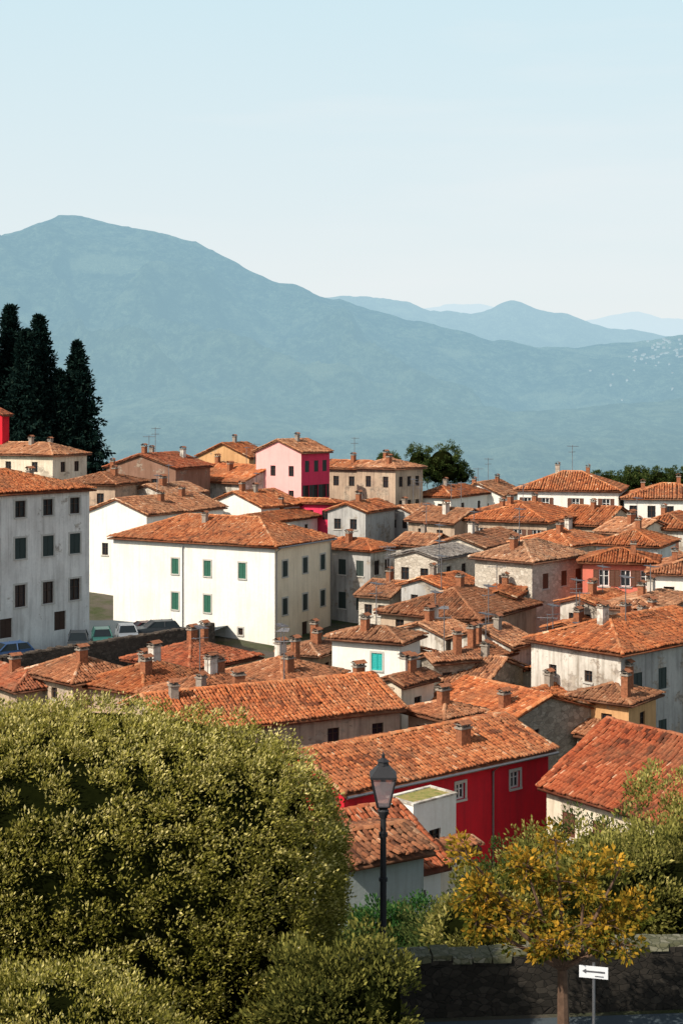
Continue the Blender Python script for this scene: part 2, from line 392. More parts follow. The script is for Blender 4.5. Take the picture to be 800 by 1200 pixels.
def build_roof(a, b, h, rt, pitch, o, cw, rl, seed, og=.22):
    rng = np.random.default_rng(seed); p = math.radians(pitch); tp = math.tan(p)
    Vs = []; Fs = []; Ts = []; off = 0
    def add(V, Fq, T):
        nonlocal off
        Vs.append(np.asarray(V, float)); Fs.append(np.asarray(Fq)+off); Ts.append(np.asarray(T, float)); off += len(V)
    og = og if rt != 'hip' else o
    ox = og if rt in ('x', 'sF') else o; oy = og if rt in ('y', 'sL') else o
    z = h-o*tp+.10
    A = a+2*ox; Bd = b+2*oy
    if rt == 'hip': run = min(A, Bd)/2; sides = 'FBLR'
    elif rt == 'x': run = Bd/2; sides = 'FB'
    elif rt == 'y': run = A/2; sides = 'LR'
    elif rt == 'sF': run = b+o; sides = 'F'
    else: run = a+o; sides = 'L'
    S = {'F': ((-ox, -oy), (1, 0), (0, 1), A), 'B': ((a+ox, b+oy), (-1, 0), (0, -1), A),
         'L': ((-ox, b+oy), (0, -1), (1, 0), Bd), 'R': ((a+ox, -oy), (0, 1), (-1, 0), Bd)}
    lines = []
    for sd in sides:
        o2, e, inw, W = S[sd]; O = np.array([o2[0], o2[1], z])
        V, Fq, T, s, H, k = slope_tiles(O, e, inw, p, W, run, rt == 'hip', cw, rl, rng); add(V, Fq, T)
        e3 = np.array([*e, 0.]); lw = np.array([0, 0, -.05])
        P = [O, O+e3*W, O+e3*(W-k*H)+s*H, O+e3*(k*H)+s*H]; D = np.array([0, 0, -.11])
        P2 = [q+lw for q in P]; Q = [q+D+lw for q in P]
        add(P2+Q, [[0, 1, 2, 3], [7, 6, 5, 4], [0, 4, 5, 1], [1, 5, 6, 2], [3, 2, 6, 7], [0, 3, 7, 4]], [.05, 0, .05, .05, .05, .05])
        if rt[0] != 's': lines.append((P[3], P[2]))
        if rt == 'hip': lines.append((P[0], P[3]))
        else: lines += [(P[0], P[3]), (P[1], P[2])]
    ridge_caps(add, lines, rng)
    def zf(x, y):
        if rt == 'hip': d = min(x+o, a+o-x, y+o, b+o-y)
        elif rt == 'x': d = min(y+o, b+o-y)
        else: d = min(x+o, a+o-x)
        return z+d*tp
    return np.concatenate(Vs), np.concatenate(Fs), np.concatenate(Ts), zf, (run-o)*tp

# ------------------------------------------------------------------ windows, chimneys
CACHE = {}
def cached(key, fn):
    if key not in CACHE: CACHE[key] = fn()
    return CACHE[key]
def win_mesh(w, h, fr='frame_white'):
    def f():
        b = B(); t_ = .07
        b.poly([(-w/2, .16, 0), (w/2, .16, 0), (w/2, .16, h), (-w/2, .16, h)], 1)
        for (x0, x1, z0, z1) in ((-w/2, -w/2+t_, 0, h), (w/2-t_, w/2, 0, h), (-w/2+t_, w/2-t_, 0, t_), (-w/2+t_, w/2-t_, h-t_, h), (-.035, .035, t_, h-t_)):
            b.box(x0, .10, z0, x1, .15, z1, 0)
        b.box(-w/2+t_, .105, h*.6, -.035, .145, h*.6+.04, 0); b.box(.035, .105, h*.6, w/2-t_, .145, h*.6+.04, 0)
        return b.mesh('window', [fr, 'glass'])
    return cached(('w', w, h, fr), f)
def sill_mesh(w):
    def f():
        b = B(); b.box(-w/2-.1, -.09, -.10, w/2+.1, -.003, -.005); return b.mesh('sill', ['sill_stone'])
    return cached(('s', w), f)
def lintel_mesh(w, h):
    def f():
        b = B(); b.box(-w/2-.12, -.04, h+.005, w/2+.12, -.003, h+.14)
        b.box(-w/2-.12, -.04, 0, -w/2-.005, -.003, h); b.box(w/2+.005, -.04, 0, w/2+.12, -.003, h); return b.mesh('surround', ['sill_stone'])
    return cached(('li', w, h), f)
def shut_mesh(w, h, col):
    def f():
        b = B(); n = int(h/.12); b.box(0, -.045, 0, .05, -.005, h); b.box(w-.05, -.045, 0, w, -.005, h)
        b.box(.05, -.045, 0, w-.05, -.005, .06); b.box(.05, -.045, h-.06, w-.05, -.005, h)
        for i in range(n):
            z = .06+(h-.12)*i/n; dz = (h-.12)/n
            b.poly([(.05, -.04, z), (w-.05, -.04, z), (w-.05, -.012, z+dz), (.05, -.012, z+dz)])
            b.poly([(.05, -.012, z+dz), (w-.05, -.012, z+dz), (w-.05, -.04, z+dz), (.05, -.04, z+dz)])
        return b.mesh('shutter', [col])
    return cached(('sh', w, h, col), f)
def door_mesh(w, h, col):
    def f():
        b = B(); b.poly([(-w/2, .15, 0), (w/2, .15, 0), (w/2, .15, h), (-w/2, .15, h)])
        for x in (-w/4, w/4):
            for z0, z1 in ((.15, h*.45), (h*.5, h-.15)): b.box(x-w*.18, .12, z0, x+w*.18, .145, z1)
        return b.mesh('door', [col])
    return cached(('d', w, h, col), f)
def chim_mesh(kind):
    def f():
        b = B(); w, d, h = ((.6, .42, .8), (.42, .42, .7), (.65, .45, .95), (.42, .42, 1.3))[kind]
        m = 0
        b.box(-w/2, -d/2, -.7, w/2, d/2, h, m); b.box(-w/2-.06, -d/2-.06, h, w/2+.06, d/2+.06, h+.08, 1)
        for sx in (-1, 1):
            for sy in (-1, 1): b.box(sx*(w/2-.06)-.05, sy*(d/2-.06)-.05, h+.08, sx*(w/2-.06)+.05, sy*(d/2-.06)+.05, h+.24, 1)
        zt = h+.24
        b.poly([(-w/2-.1, -d/2-.1, zt), (w/2+.1, -d/2-.1, zt), (w/2+.1, 0, zt+.16), (-w/2-.1, 0, zt+.16)], 2)
        b.poly([(-w/2-.1, d/2+.1, zt), (w/2+.1, d/2+.1, zt), (w/2+.1, 0, zt+.16), (-w/2-.1, 0, zt+.16)], 2)
        b.poly([(-w/2-.1, -d/2-.1, zt-.02), (w/2+.1, -d/2-.1, zt-.02), (w/2+.1, d/2+.1, zt-.02), (-w/2-.1, d/2+.1, zt-.02)], 1)
        return b.mesh('chimney', [('brick', 'render_grey', 'weathered', 'brick')[kind], 'render_grey', 'brick'])
    return cached(('c', kind), f)
def ant_mesh(k):
    def f():
        b = B(); h = (2.2, 3.0)[k]; r = .034
        b.tube([(0, 0, -.3), (0, 0, h)], [r, r], 5)
        b.tube([(-.7, 0, h-.15), (.7, 0, h-.15)], [r*.8, r*.8], 4)
        for i in range(7):
            x = -.65+i*.2; b.tube([(x, -.35+.02*i, h-.15), (x, .35-.02*i, h-.15)], [r*.6, r*.6], 4)
        if k: b.tube([(0, -.5, h-.8), (0, .5, h-.8)], [r*.8, r*.8], 4); b.tube([(-.3, .3, h-.8), (.3, .3, h-.8)], [r*.6, r*.6], 4)
        return b.mesh('antenna', ['metal'])
    return cached(('an', k), f)

def facade(b, Lr, h, ops, mp, inn, m=0):
    ss = sorted({0.0, Lr, *[o[0] for o in ops], *[o[1] for o in ops]}); zs = sorted({0.0, h, *[o[2] for o in ops], *[o[3] for o in ops]})
    for s0, s1 in zip(ss, ss[1:]):
        for z0, z1 in zip(zs, zs[1:]):
            sm, zm = (s0+s1)/2, (z0+z1)/2
            if any(o[0] < sm < o[1] and o[2] < zm < o[3] for o in ops): continue
            b.poly([mp(s0, z0), mp(s1, z0), mp(s1, z1), mp(s0, z1)], m)
    D = Vector(inn)*.2
    for o in ops:
        c = [Vector(mp(o[0], o[2])), Vector(mp(o[1], o[2])), Vector(mp(o[1], o[3])), Vector(mp(o[0], o[3]))]
        for i in range(4): b.poly([c[i], c[(i+1) % 4], c[(i+1) % 4]+D, c[i]+D], m)

HN = 0
HR = random.Random(21)
def house(label, wall, roof, uC, vE, Y, th, uL=None, uR=None, a=None, b=None, rt='hip', pitch=20, LW=(), RW=(), ch=(), ant=(), name='house', surround=False, o=.4, cat='house', wall2=None, key=False, ext=None):
    global HN; HN += 1
    jit = HR.uniform(-12, 12); extra = HR.random(); e2 = HR.random(); e3 = HR.random()
    if not key and Y < 170: th = th+jit; pitch += (e2-.5)*5
    if not key and rt == 'hip' and e3 < .55: rt = 'x' if e2 < .5 else 'y'
    x, y = pix_x(uC, Y), Y; t = math.radians(th); c, s = math.cos(t), math.sin(t)
    if a is None: k = (uR-400)/F; a = (k*y-x)/(c-k*s)
    if b is None: k = (uL-400)/F; b = (k*y-x)/(-s-k*c)
    a = min(a, 14); ze = pix_z(vE, Y)
    cor = [(x, y), (x+c*a, y+s*a), (x-s*b, y+c*b), (x+c*a-s*b, y+s*a+c*b)]
    z0 = min(float(gh(*q)) for q in cor)-.4; h = ze-z0
    E = top(name, label, cat, (x, y, z0), t, group='tile-roofed houses of the hill town')
    far = Y > 125; cw, rl = (.27, .45) if far else (.2, .34)
    wb = B(); ops = {'R': [], 'L': []}; wins = []
    for side, Wd, Ln in (('R', RW, a), ('L', LW, b)):
        for (fr, drops, w, hh, st) in Wd:
            for q in fr:
                for d in drops:
                    qq = q if key else min(.95, max(.05, q+HR.uniform(-.05, .05))); sc = qq*Ln; zt = h-d; zb = zt-hh
                    if sc-w/2 < .1 or sc+w/2 > Ln-.1 or zb < .1: continue
                    if any(sc-w/2 < o_[1] and sc+w/2 > o_[0] and zb < o_[3] and zt > o_[2] for o_ in ops[side]): continue
                    ops[side].append((sc-w/2, sc+w/2, zb, zt)); wins.append((side, sc, zb, w, hh, st))
    m2 = 1 if wall2 else 0
    facade(wb, a, h, ops['R'], lambda s_, z_: (s_, 0, z_), (0, 1, 0), m2)
    facade(wb, b, h, ops['L'], lambda s_, z_: (0, s_, z_), (1, 0, 0))
    facade(wb, a, h, [], lambda s_, z_: (s_, b, z_), (0, -1, 0)); facade(wb, b, h, [], lambda s_, z_: (a, s_, z_), (-1, 0, 0), m2)
    rise = 0
    if rt != 'flat':
        V, Fq, T, zf, rise = build_roof(a, b, h, rt, pitch, o, cw, rl, HN*17+3)
        if rt == 'x':
            for xx in (0, a): wb.poly([(xx, 0, h), (xx, b, h), (xx, b/2, h+rise)])
        if rt == 'y':
            for yy in (0, b): wb.poly([(0, yy, h), (a, yy, h), (a/2, yy, h+rise)])
    part('wall', wb.mesh('wall', [wall]+([wall2] if wall2 else [])), E)
    if rt != 'flat':
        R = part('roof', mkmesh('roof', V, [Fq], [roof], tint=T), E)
        ch = list(ch); ant = list(ant)
        if not key and e2 < .5: ch.append((.25+.5*e3, .25+.5*extra, int(e3*3.99)))
        if not key and e3 < .45 and Y > 70: ant.append((.3+.4*e2, .3+.4*extra, int(e2*1.99)))
        for q, (fx, fy, kd) in enumerate(ch):
            part('chimney', chim_mesh(kd), R, (fx*a, fy*b, zf(fx*a, fy*b)), rot=0)
        for q, (fx, fy, kd) in enumerate(ant):
            part('antenna', ant_mesh(kd), R, (fx*a, fy*b, zf(fx*a, fy*b)), rot=1.0+q)
        if ext is None and not key and 74 < Y < 150 and extra < .6 and h > 4.2 and a > 3:
            ext = (('R' if e3 < .6 else 'L'), .05+.3*e2, .5+.3*e3, 1.8+e2, 1.3+1.3*e3)
        if ext:
            sd, f0, fw, dp, dr = ext; he = h-dr-dp*.3; Ln = a if sd == 'R' else b; w0 = f0*Ln; ww = min(fw*Ln, Ln-w0)
            if he > 2:
                rn = HR.choice(['tile_orange', 'tile_brown', 'tile_pale', roof]); wn = HR.choice([wall, 'weathered', 'cream', 'stone'])
                Vx, Fx, Tx, _, rs = build_roof(ww, dp, he, 'sF', 17, .3, cw, rl, HN*31+1, .12)
                eb = B(); eb.poly([(0, 0, 0), (ww, 0, 0), (ww, 0, he), (0, 0, he)])
                for xx in (0, ww): eb.poly([(xx, 0, 0), (xx, dp, 0), (xx, dp, he+dp*math.tan(math.radians(17))), (xx, 0, he)])
                if sd == 'R': lc, rr = (w0, -dp, 0), 0
                else: lc, rr = (-dp, w0+ww, 0), -math.pi/2
                X_ = part('extension', eb.mesh('extension', [wn]), E, lc, rr); part('extension_roof', mkmesh('extension_roof', Vx, [Fx], [rn], tint=Tx), X_)
    else:
        rb = B(); rb.poly([(.13, .13, h+.03), (a-.13, .13, h+.03), (a-.13, b-.13, h+.03), (.13, b-.13, h+.03)])
        part('roof', rb.mesh('roof', ['moss']), E, label='flat mossy terrace roof')
        pb = B(); w_ = .14
        pb.box(-.05, -.05, h+.002, a+.05, w_, h+.08); pb.box(-.05, b-w_, h+.002, a+.05, b+.05, h+.08); pb.box(-.05, w_, h+.002, w_, b-w_, h+.08); pb.box(a-w_, w_, h+.002, a+.05, b-w_, h+.08)
        part('parapet', pb.mesh('parapet', ['weathered']), E)
    for (side, sc, zb, w, hh, st) in wins:
        loc = (sc, 0, zb) if side == 'R' else (0, sc, zb); rz = 0 if side == 'R' else -math.pi/2
        if st.startswith('door'):
            part('door', door_mesh(w, hh, 'shutter_brown' if st == 'door' else 'wood_dark'), E, loc, rz); continue
        wo = part('window', win_mesh(w, hh, 'wood_dark' if 'dark' in st else 'frame_white'), E, loc, rz)
        if Y < 150: part('sill', sill_mesh(w), wo)
        if surround: part('surround', lintel_mesh(w, hh), wo)
        if st.startswith('closed'):
            m = 'shutter_'+st.split('_')[1]
            for sx in (-w/2, .005): part('shutter', shut_mesh(round(w/2-.005, 3), hh, m), wo, (sx, .06, 0))
        elif st.startswith('open'):
            m = 'shutter_'+st.split('_')[1]
            for sx in (-w-.02, w/2+.02): part('shutter', shut_mesh(round(w/2, 3), hh, m), wo, (sx, 0, 0))
    return E, a, b, h

# --- big landmarks
E_O, aO, bO, hO = house('large white house with green shutters and hipped tile roof', 'white', 'tile_orange', 322, 640, 119, 60, uL=133, uR=388, wall2='cream_warmlit', key=True,
      LW=[((.19, .40, .60), (1.6,), .75, 1.35, 'closed_green'), ((.40, .60), (4.6,), .75, 1.5, 'closed_green'), ((.2,), (7.2,), .5, .6, 'dark')],
      RW=[((.17, .52, .84), (1.4,), .8, 1.35, 'closed_dark'), ((.17, .52, .84), (4.6,), .8, 1.4, 'closed_dark'), ((.52,), (7.0,), 1.0, 1.4, 'doordark')], ch=[(.35, .55, 1)], surround=True, pitch=21)
house('white four storey house with dark windows beside car park', 'oldwhite', 'tile_orange', -81, 583, 96.3, 50, uR=105, b=9, rt='hip', pitch=17, key=True,
      RW=[((.2, .37, .54, .72, .9), (.6,), .95, 1.2, 'dark'), ((.2, .37, .54, .72, .9), (3.3,), 1.0, 1.5, 'closed_dark'), ((.2, .37, .54, .72, .9), (6.7,), 1.0, 1.6, 'dark'), ((.45, .8), (9.0,), 1.1, 1.4, 'doordark')], ch=[(.9, .6, 1)], surround=True)
house('white house with broad tile roof behind shuttered house', 'white', 'tile_pale', 172, 603, 136, 58, uL=103, uR=262, rt='x', pitch=19, LW=[((.3, .7), (3.,), .8, 1.2, 'dark')], ch=[(.4, .3, 0), (.75, .4, 0)], ant=[(.5, .5, 0)], key=True)
house('cream house with hipped orange roof under dark conifers', 'cream', 'tile_pale', 62, 533, 150, 62, uL=-40, uR=102, pitch=20, LW=[((.2, .5, .8), (.8,), .8, 1.1, 'dark')], RW=[((.3, .7), (.8,), .8, 1.1, 'dark')], ch=[(.4, .4, 1), (.7, .3, 1)], key=True)
house('narrow dark red tower house', 'red', 'tile_red', 3, 486, 156, 60, uL=-25, uR=11, rt='x', key=True)
house('old brown walled house with dark red-brown roof', 'brownwall', 'tile_red', 206, 549, 156, 58, uL=125, a=8, rt='x', pitch=20, LW=[((.3, .6), (1.2,), .8, 1.1, 'dark')], ch=[(.1, .5, 0), (.8, .3, 2)], ant=[(.4, .5, 1)])
house('low house with weathered brown roof', 'tan', 'tile_brown', 135, 568, 143, 62, uL=70, uR=172, pitch=18, LW=[((.3, .7), (.9,), .8, 1.1, 'dark')], ch=[(.5, .3, 0)])
house('small pale house with patched tile roof', 'weathered', 'tile_pale', 196, 580, 146, 55, uL=150, uR=240, pitch=18, ch=[(.3, .4, 0)], LW=[((.5,), (.7,), .8, .9, 'dark')])
house('small house with bright orange gable roof', 'ochre', 'tile_orange', 292, 536, 176, 58, uL=232, uR=318, rt='x', pitch=22, ch=[(.5, .5, 1)])
house('house with orange roof and brown plaster walls', 'tan', 'tile_orange', 262, 553, 168, 55, uL=225, uR=300, pitch=20, ch=[(.3, .5, 0)])
house('house with orange roof and pale walls in the old town', 'weathered', 'tile_orange', 283, 566, 161, 52, uL=228, uR=350, pitch=20, LW=[((.3, .7), (1.2,), .8, 1.1, 'dark')], ch=[(.3, .6, 0), (.6, .2, 1)], ant=[(.5, .5, 0)])
house('low white house with two small orange roofs', 'white', 'tile_orange', 306, 594, 150, 52, uL=244, uR=352, pitch=19, LW=[((.3, .7), (1.0,), .8, 1.1, 'dark')], RW=[((.2, .5, .8), (.9,), .8, 1.1, 'dark')], ch=[(.2, .5, 0)])
house('bright pink tall house with gable roof', 'pink', 'tile_pale', 353, 530, 160, 54, uL=300, uR=386, rt='x', pitch=21, wall2='crimson_pinkshade', LW=[((.22, .62), (1.6, 4.4), .75, 1.2, 'dark')], RW=[((.2, .52, .82), (1.0,), .8, 1.3, 'closed_dark'), ((.2, .52, .82), (3.8,), .8, 1.5, 'open_dark')], ch=[(.5, .4, 1)], key=True)  # right wall: same pink paint with shade put into its colour
house('low crimson annex with flat tile roof', 'crimson_pinkshade', 'tile_orange', 392, 590, 153, 66, uL=336, uR=402, pitch=14, LW=[((.2, .5, .8), (.8,), .7, 1.0, 'dark')], key=True)
house('tan stone house with two rows of small windows', 'tan', 'tile_pale', 463, 549, 165, 50, uL=418, uR=495, pitch=19, LW=[((.25, .7), (1.0, 3.8), .8, 1.3, 'dark')], RW=[((.2, .5, .8), (1.0, 3.8), .75, 1.2, 'dark')], ch=[(.2, .3, 0), (.5, .6, 0)], key=True)
house('tan house with orange roof beside pink house', 'tan', 'tile_orange', 424, 549, 172, 58, uL=378, uR=445, pitch=19, LW=[((.3, .7), (1.0,), .8, 1.2, 'dark')], ch=[(.4, .4, 0)])
house('low grey house with brown roof below tan houses', 'grey', 'tile_orange', 428, 600, 147, 56, uL=384, uR=462, rt='x', LW=[((.3, .7), (.8,), .8, 1.1, 'dark')], ch=[(.4, .5, 0)])
house('white house with bright orange roof at town edge', 'white', 'tile_orange', 528, 582, 168, 48, uL=488, uR=572, LW=[((.3, .7), (.9,), .8, 1.1, 'dark')], RW=[((.3, .7), (.9,), .8, 1.1, 'dark')], ch=[(.3, .5, 1)])
house('small white gabled house with orange roof', 'white', 'tile_pale', 588, 581, 176, 66, uL=530, uR=612, rt='x', pitch=24, LW=[((.3, .7), (1.0,), .8, 1.1, 'dark')], ch=[(.7, .4, 0)], ant=[(.5, .5, 1)])
house('white villa with hipped orange roof and dark windows', 'white', 'tile_orange', 724, 575, 153, 74, uL=606, a=9, pitch=21, LW=[((.12, .42, .72, .9), (.9,), .85, 1.35, 'open_brown'), ((.12, .42, .72), (3.9,), .85, 1.3, 'dark')], ch=[(.5, .65, 2), (.6, .35, 0)], ant=[(.5, .5, 1)], key=True)
house('long white house with orange roof at valley edge', 'white', 'tile_orange', 838, 585, 150, 77, uL=731, a=8, pitch=18, LW=[((.1, .3, .5, .7, .9), (.8, 3.4), .85, 1.3, 'dark')], ch=[(.4, .8, 0), (.5, .4, 0)], key=True)
house('pale house with orange roof and brown shutters', 'weathered', 'tile_orange', 806, 620, 134, 64, uL=742, a=9, LW=[((.25, .7), (.9,), .8, 1.2, 'closed_brown')], ch=[(.3, .6, 0)])
house('low house with terracotta roof between white houses', 'oldwhite', 'tile_orange', 770, 640, 124, 64, uL=698, a=7, LW=[((.25, .7), (.9,), .8, 1.1, 'dark')], ch=[(.6, .5, 0)], key=True)
house('long low salmon-red walled house with weathered tile roof', 'salmon', 'tile_orange', 766, 660, 110, 76, uL=682, a=5, rt='hip', pitch=16, LW=[((.12, .4, .7), (.6,), .8, 1.3, 'open_brown')], ch=[(.3, .3, 0)], key=True)
house('plain white house with brown tile roof', 'white', 'tile_brown', 848, 674, 105, 74, uL=762, a=8, pitch=16, LW=[((.3, .75), (1.0,), .8, 1.2, 'dark')], ch=[(.4, .7, 0)], key=True)
house('long low house with row of small windows', 'tan', 'tile_orange', 640, 612, 139, 62, uL=544, uR=686, pitch=17, LW=[((.12, .35, .58, .82), (.8,), .9, 1.2, 'open_brown')], RW=[((.3, .7), (.8,), .8, 1.1, 'dark')], ch=[(.3, .7, 0), (.7, .5, 0)], ant=[(.6, .6, 0)], key=True)
house('ochre house with pale tile roof', 'tan', 'tile_pale', 532, 613, 142, 58, uL=478, uR=572, LW=[((.3, .7), (.8,), .8, 1.1, 'dark')], ch=[(.3, .4, 2)], ant=[(.6, .3, 1)])
house('stone house with brown roof and brick chimney', 'palestone', 'tile_brown', 566, 642, 129, 55, uL=508, uR=612, rt='x', LW=[((.5,), (.8,), .8, 1.0, 'dark')], ch=[(.3, .5, 2)])
house('orange roofed house beside long low house', 'weathered', 'tile_orange', 668, 640, 127, 60, uL=600, uR=716, LW=[((.3, .7), (.8,), .8, 1.1, 'dark')], ch=[(.3, .4, 0)])
house('grey slate-roofed house with pale stone walls', 'palestone', 'tile_grey', 512, 655, 121, 56, uL=462, uR=556, rt='x', pitch=15, LW=[((.3, .75), (.9,), .8, 1.1, 'dark')], RW=[((.3, .7), (.8,), .8, 1.1, 'dark')], ant=[(.5, .4, 0)], key=True)
house('pale stone house with hipped tile roof', 'palestone', 'tile_pale', 623, 658, 110, 48, uL=556, uR=684, pitch=22, LW=[((.5,), (1.3,), .8, 1.0, 'dark')], RW=[((.25, .6, .88), (1.1,), .8, 1.2, 'closed_brown')], ch=[(.2, .5, 0)], ant=[(.3, .5, 1)], key=True, ext=('L', .1, .5, 2.0, 2.2))
house('tall grey plaster house with dark shuttered windows', 'grey', 'tile_orange', 434, 645, 127, 52, uL=366, uR=464, pitch=18, wall2='weathered', LW=[((.18, .48), (1.0,), .85, 1.4, 'closed_dark'), ((.18, .48), (4.0,), .85, 1.5, 'closed_dark')], RW=[((.25, .65), (1.0,), .8, 1.3, 'dark'), ((.3, .7), (4.0,), .8, 1.3, 'closed_green')], ch=[(.3, .5, 0)], key=True)
house('low house with wide weathered brown roof', 'tan', 'tile_brown', 560, 726, 100, 58, uL=446, uR=628, pitch=19, LW=[((.2, .5, .8), (.5,), .7, .8, 'dark')], ch=[(.5, .5, 0)], ant=[(.5, .7, 1), (.8, .3, 0)], key=True, ext=('L', .15, .4, 1.8, .9))
house('white house with turquoise window shutters', 'white', 'tile_pale', 468, 753, 90, 64, uL=389, uR=492, pitch=17, LW=[((.33,), (.8,), .75, 1.1, 'closed_teal')], ch=[(.3, .6, 0)], ant=[(.5, .5, 1)], surround=True, key=True)
house('narrow cream house with small gable roof', 'cream', 'tile_brown', 470, 803, 82, 42, uL=446, uR=508, rt='x', RW=[((.5,), (.9,), .7, 1.0, 'dark')], ch=[(.6, .5, 0)])
house('small house with faded terracotta roof and chimney', 'weathered', 'tile_pale', 522, 747, 97, 58, uL=464, uR=556, pitch=17, ch=[(.3, .5, 0)], ant=[(.5, .5, 0)])
house('rendered cottage with pale tile roof', 'weathered', 'tile_pale', 598, 757, 93, 60, uL=528, uR=624, rt='x', pitch=16, LW=[((.3, .7), (1.0,), .7, .9, 'dark')], ch=[(.5, .4, 1)])
house('old stone cottage with low tile roof', 'stone', 'tile_brown', 508, 776, 87, 34, uL=494, uR=556, rt='x', RW=[((.3, .7), (.7,), .7, .9, 'dark')], ant=[(.4, .5, 1)])
house('stone barn with broad tile roof and shaded gable', 'stone', 'tile_orange', 588, 850, 79, 38, uL=496, a=7.5, rt='y', pitch=17, RW=[((.35,), (.6,), .7, .8, 'dark')], ch=[(.2, .2, 0)], key=True)
house('low house with orange roof and several chimneys', 'cream', 'tile_orange', 700, 799, 90, 56, uL=606, uR=748, pitch=18, LW=[((.3, .7), (.8,), .7, .9, 'dark')], ch=[(.3, .4, 0), (.6, .7, 2), (.8, .2, 1)], ant=[(.5, .5, 0)])
house('narrow ochre house with tall brick chimneys', 'ochre', 'tile_pale', 736, 824, 82, 52, uL=672, uR=768, rt='hip', pitch=18, LW=[((.4,), (.8,), .7, .9, 'dark')], RW=[((.5,), (.8, 3.2), .7, 1.0, 'dark')], ch=[(.1, .1, 3), (.6, .3, 3)], key=True, ext=('L', .1, .6, 1.6, 1.4))
house('large house with white side wall and shaded grey facade', 'weathered', 'tile_orange', 727, 765, 84, 42, uL=622, a=14, pitch=20, wall2='grey', LW=[((.35, .75), (1.4,), .6, .7, 'dark')], RW=[((.12, .3, .5, .7), (1.4, 4.6), .85, 1.3, 'closed_dark')], ch=[(.5, .7, 0), (.2, .5, 2)], ant=[(.3, .4, 1)], key=True)  # grey of the right facade is shade put into the wall colour
house('cream house with large brown roof above garden', 'cream', 'tile_red', 830, 975, 58, 37, uL=640, a=8.6, rt='y', pitch=28, LW=[((.65, .85), (1.0,), .8, 1.1, 'closed_brown')], ch=[(.6, .3, 0)], key=True)
E_A, aA, bA, hA = house('crimson red house with tile roof and small white windows', 'red', 'tile_orange', 403, 928, 61.5, 38, uR=642, b=6.6, rt='x', pitch=17, key=True,
      RW=[((.54,), (.75,), .55, .75, 'glass'), ((.82,), (.75,), .62, .8, 'glass')], ch=[(.66, .22, 0)], surround=True)
house('white terrace annex with mossy flat roof', 'white', 'moss', 484, 944, 57, 42, uL=454, uR=534, rt='flat', LW=[((.6,), (.7,), .8, .9, 'closed_green')], RW=[((.5,), (1.2,), .7, .8, 'dark')], name='annex', key=True)
house('low white cottage with red tile roof', 'white', 'tile_red', 408, 1034, 50, 33, uR=516, b=6.2, rt='x', pitch=24, RW=[((.3, .75), (.9,), .7, .9, 'dark')], name='cottage', key=True)
house('pale teal rendered shed beside hedge', 'teal', 'tile_brown', 406, 1012, 46, 30, uL=388, a=3.0, b=3.0, rt='x', pitch=14, name='shed', key=True)
house('narrow beige building with weathered plaster', 'cream', 'tile_brown', 500, 1002, 55, 34, uL=488, uR=552, rt='x', pitch=14, key=True)
house('long low house with broad terracotta roof', 'tan', 'tile_orange', 196, 858, 70.5, 26, uR=468, b=7, rt='x', pitch=18, RW=[((.7, .9), (.7,), .7, .8, 'dark')], ch=[(.45, .75, 0), (.1, .4, 1)], ant=[(.6, .5, 1)], key=True)
house('house with layered brown tile roof and chimneys', 'tan', 'tile_brown', 332, 803, 84, 44, uL=258, uR=400, pitch=20, LW=[((.4,), (.7,), .7, .8, 'dark')], ch=[(.3, .2, 0), (.6, .6, 2)], ant=[(.5, .5, 0)])
house('small tan house below stone retaining wall', 'tan', 'tile_brown', 86, 799, 84, 46, uL=32, uR=152, pitch=23, LW=[((.4,), (.6,), .6, .7, 'dark')], ch=[(.4, .3, 0)], key=True)
house('tan cottage with reddish roof below the car park', 'tan', 'tile_red', 20, 808, 85, 50, uL=-50, uR=70, pitch=20, ch=[(.4, .3, 0)])
house('cottage with mottled brown roof', 'tan', 'tile_orange', 168, 812, 82, 44, uL=96, uR=250, pitch=21, ch=[(.3, .3, 0), (.6, .7, 1)])
house('cottage with brown roof and grey chimney', 'grey', 'tile_brown', 238, 822, 78, 44, uL=170, uR=312, pitch=18, ch=[(.15, .2, 1), (.7, .5, 0)], ant=[(.4, .5, 1)])
house('house with brown roof below white shuttered house', 'tan', 'tile_red', 222, 784, 91, 46, uL=150, uR=300, pitch=20, ch=[(.5, .5, 0)])
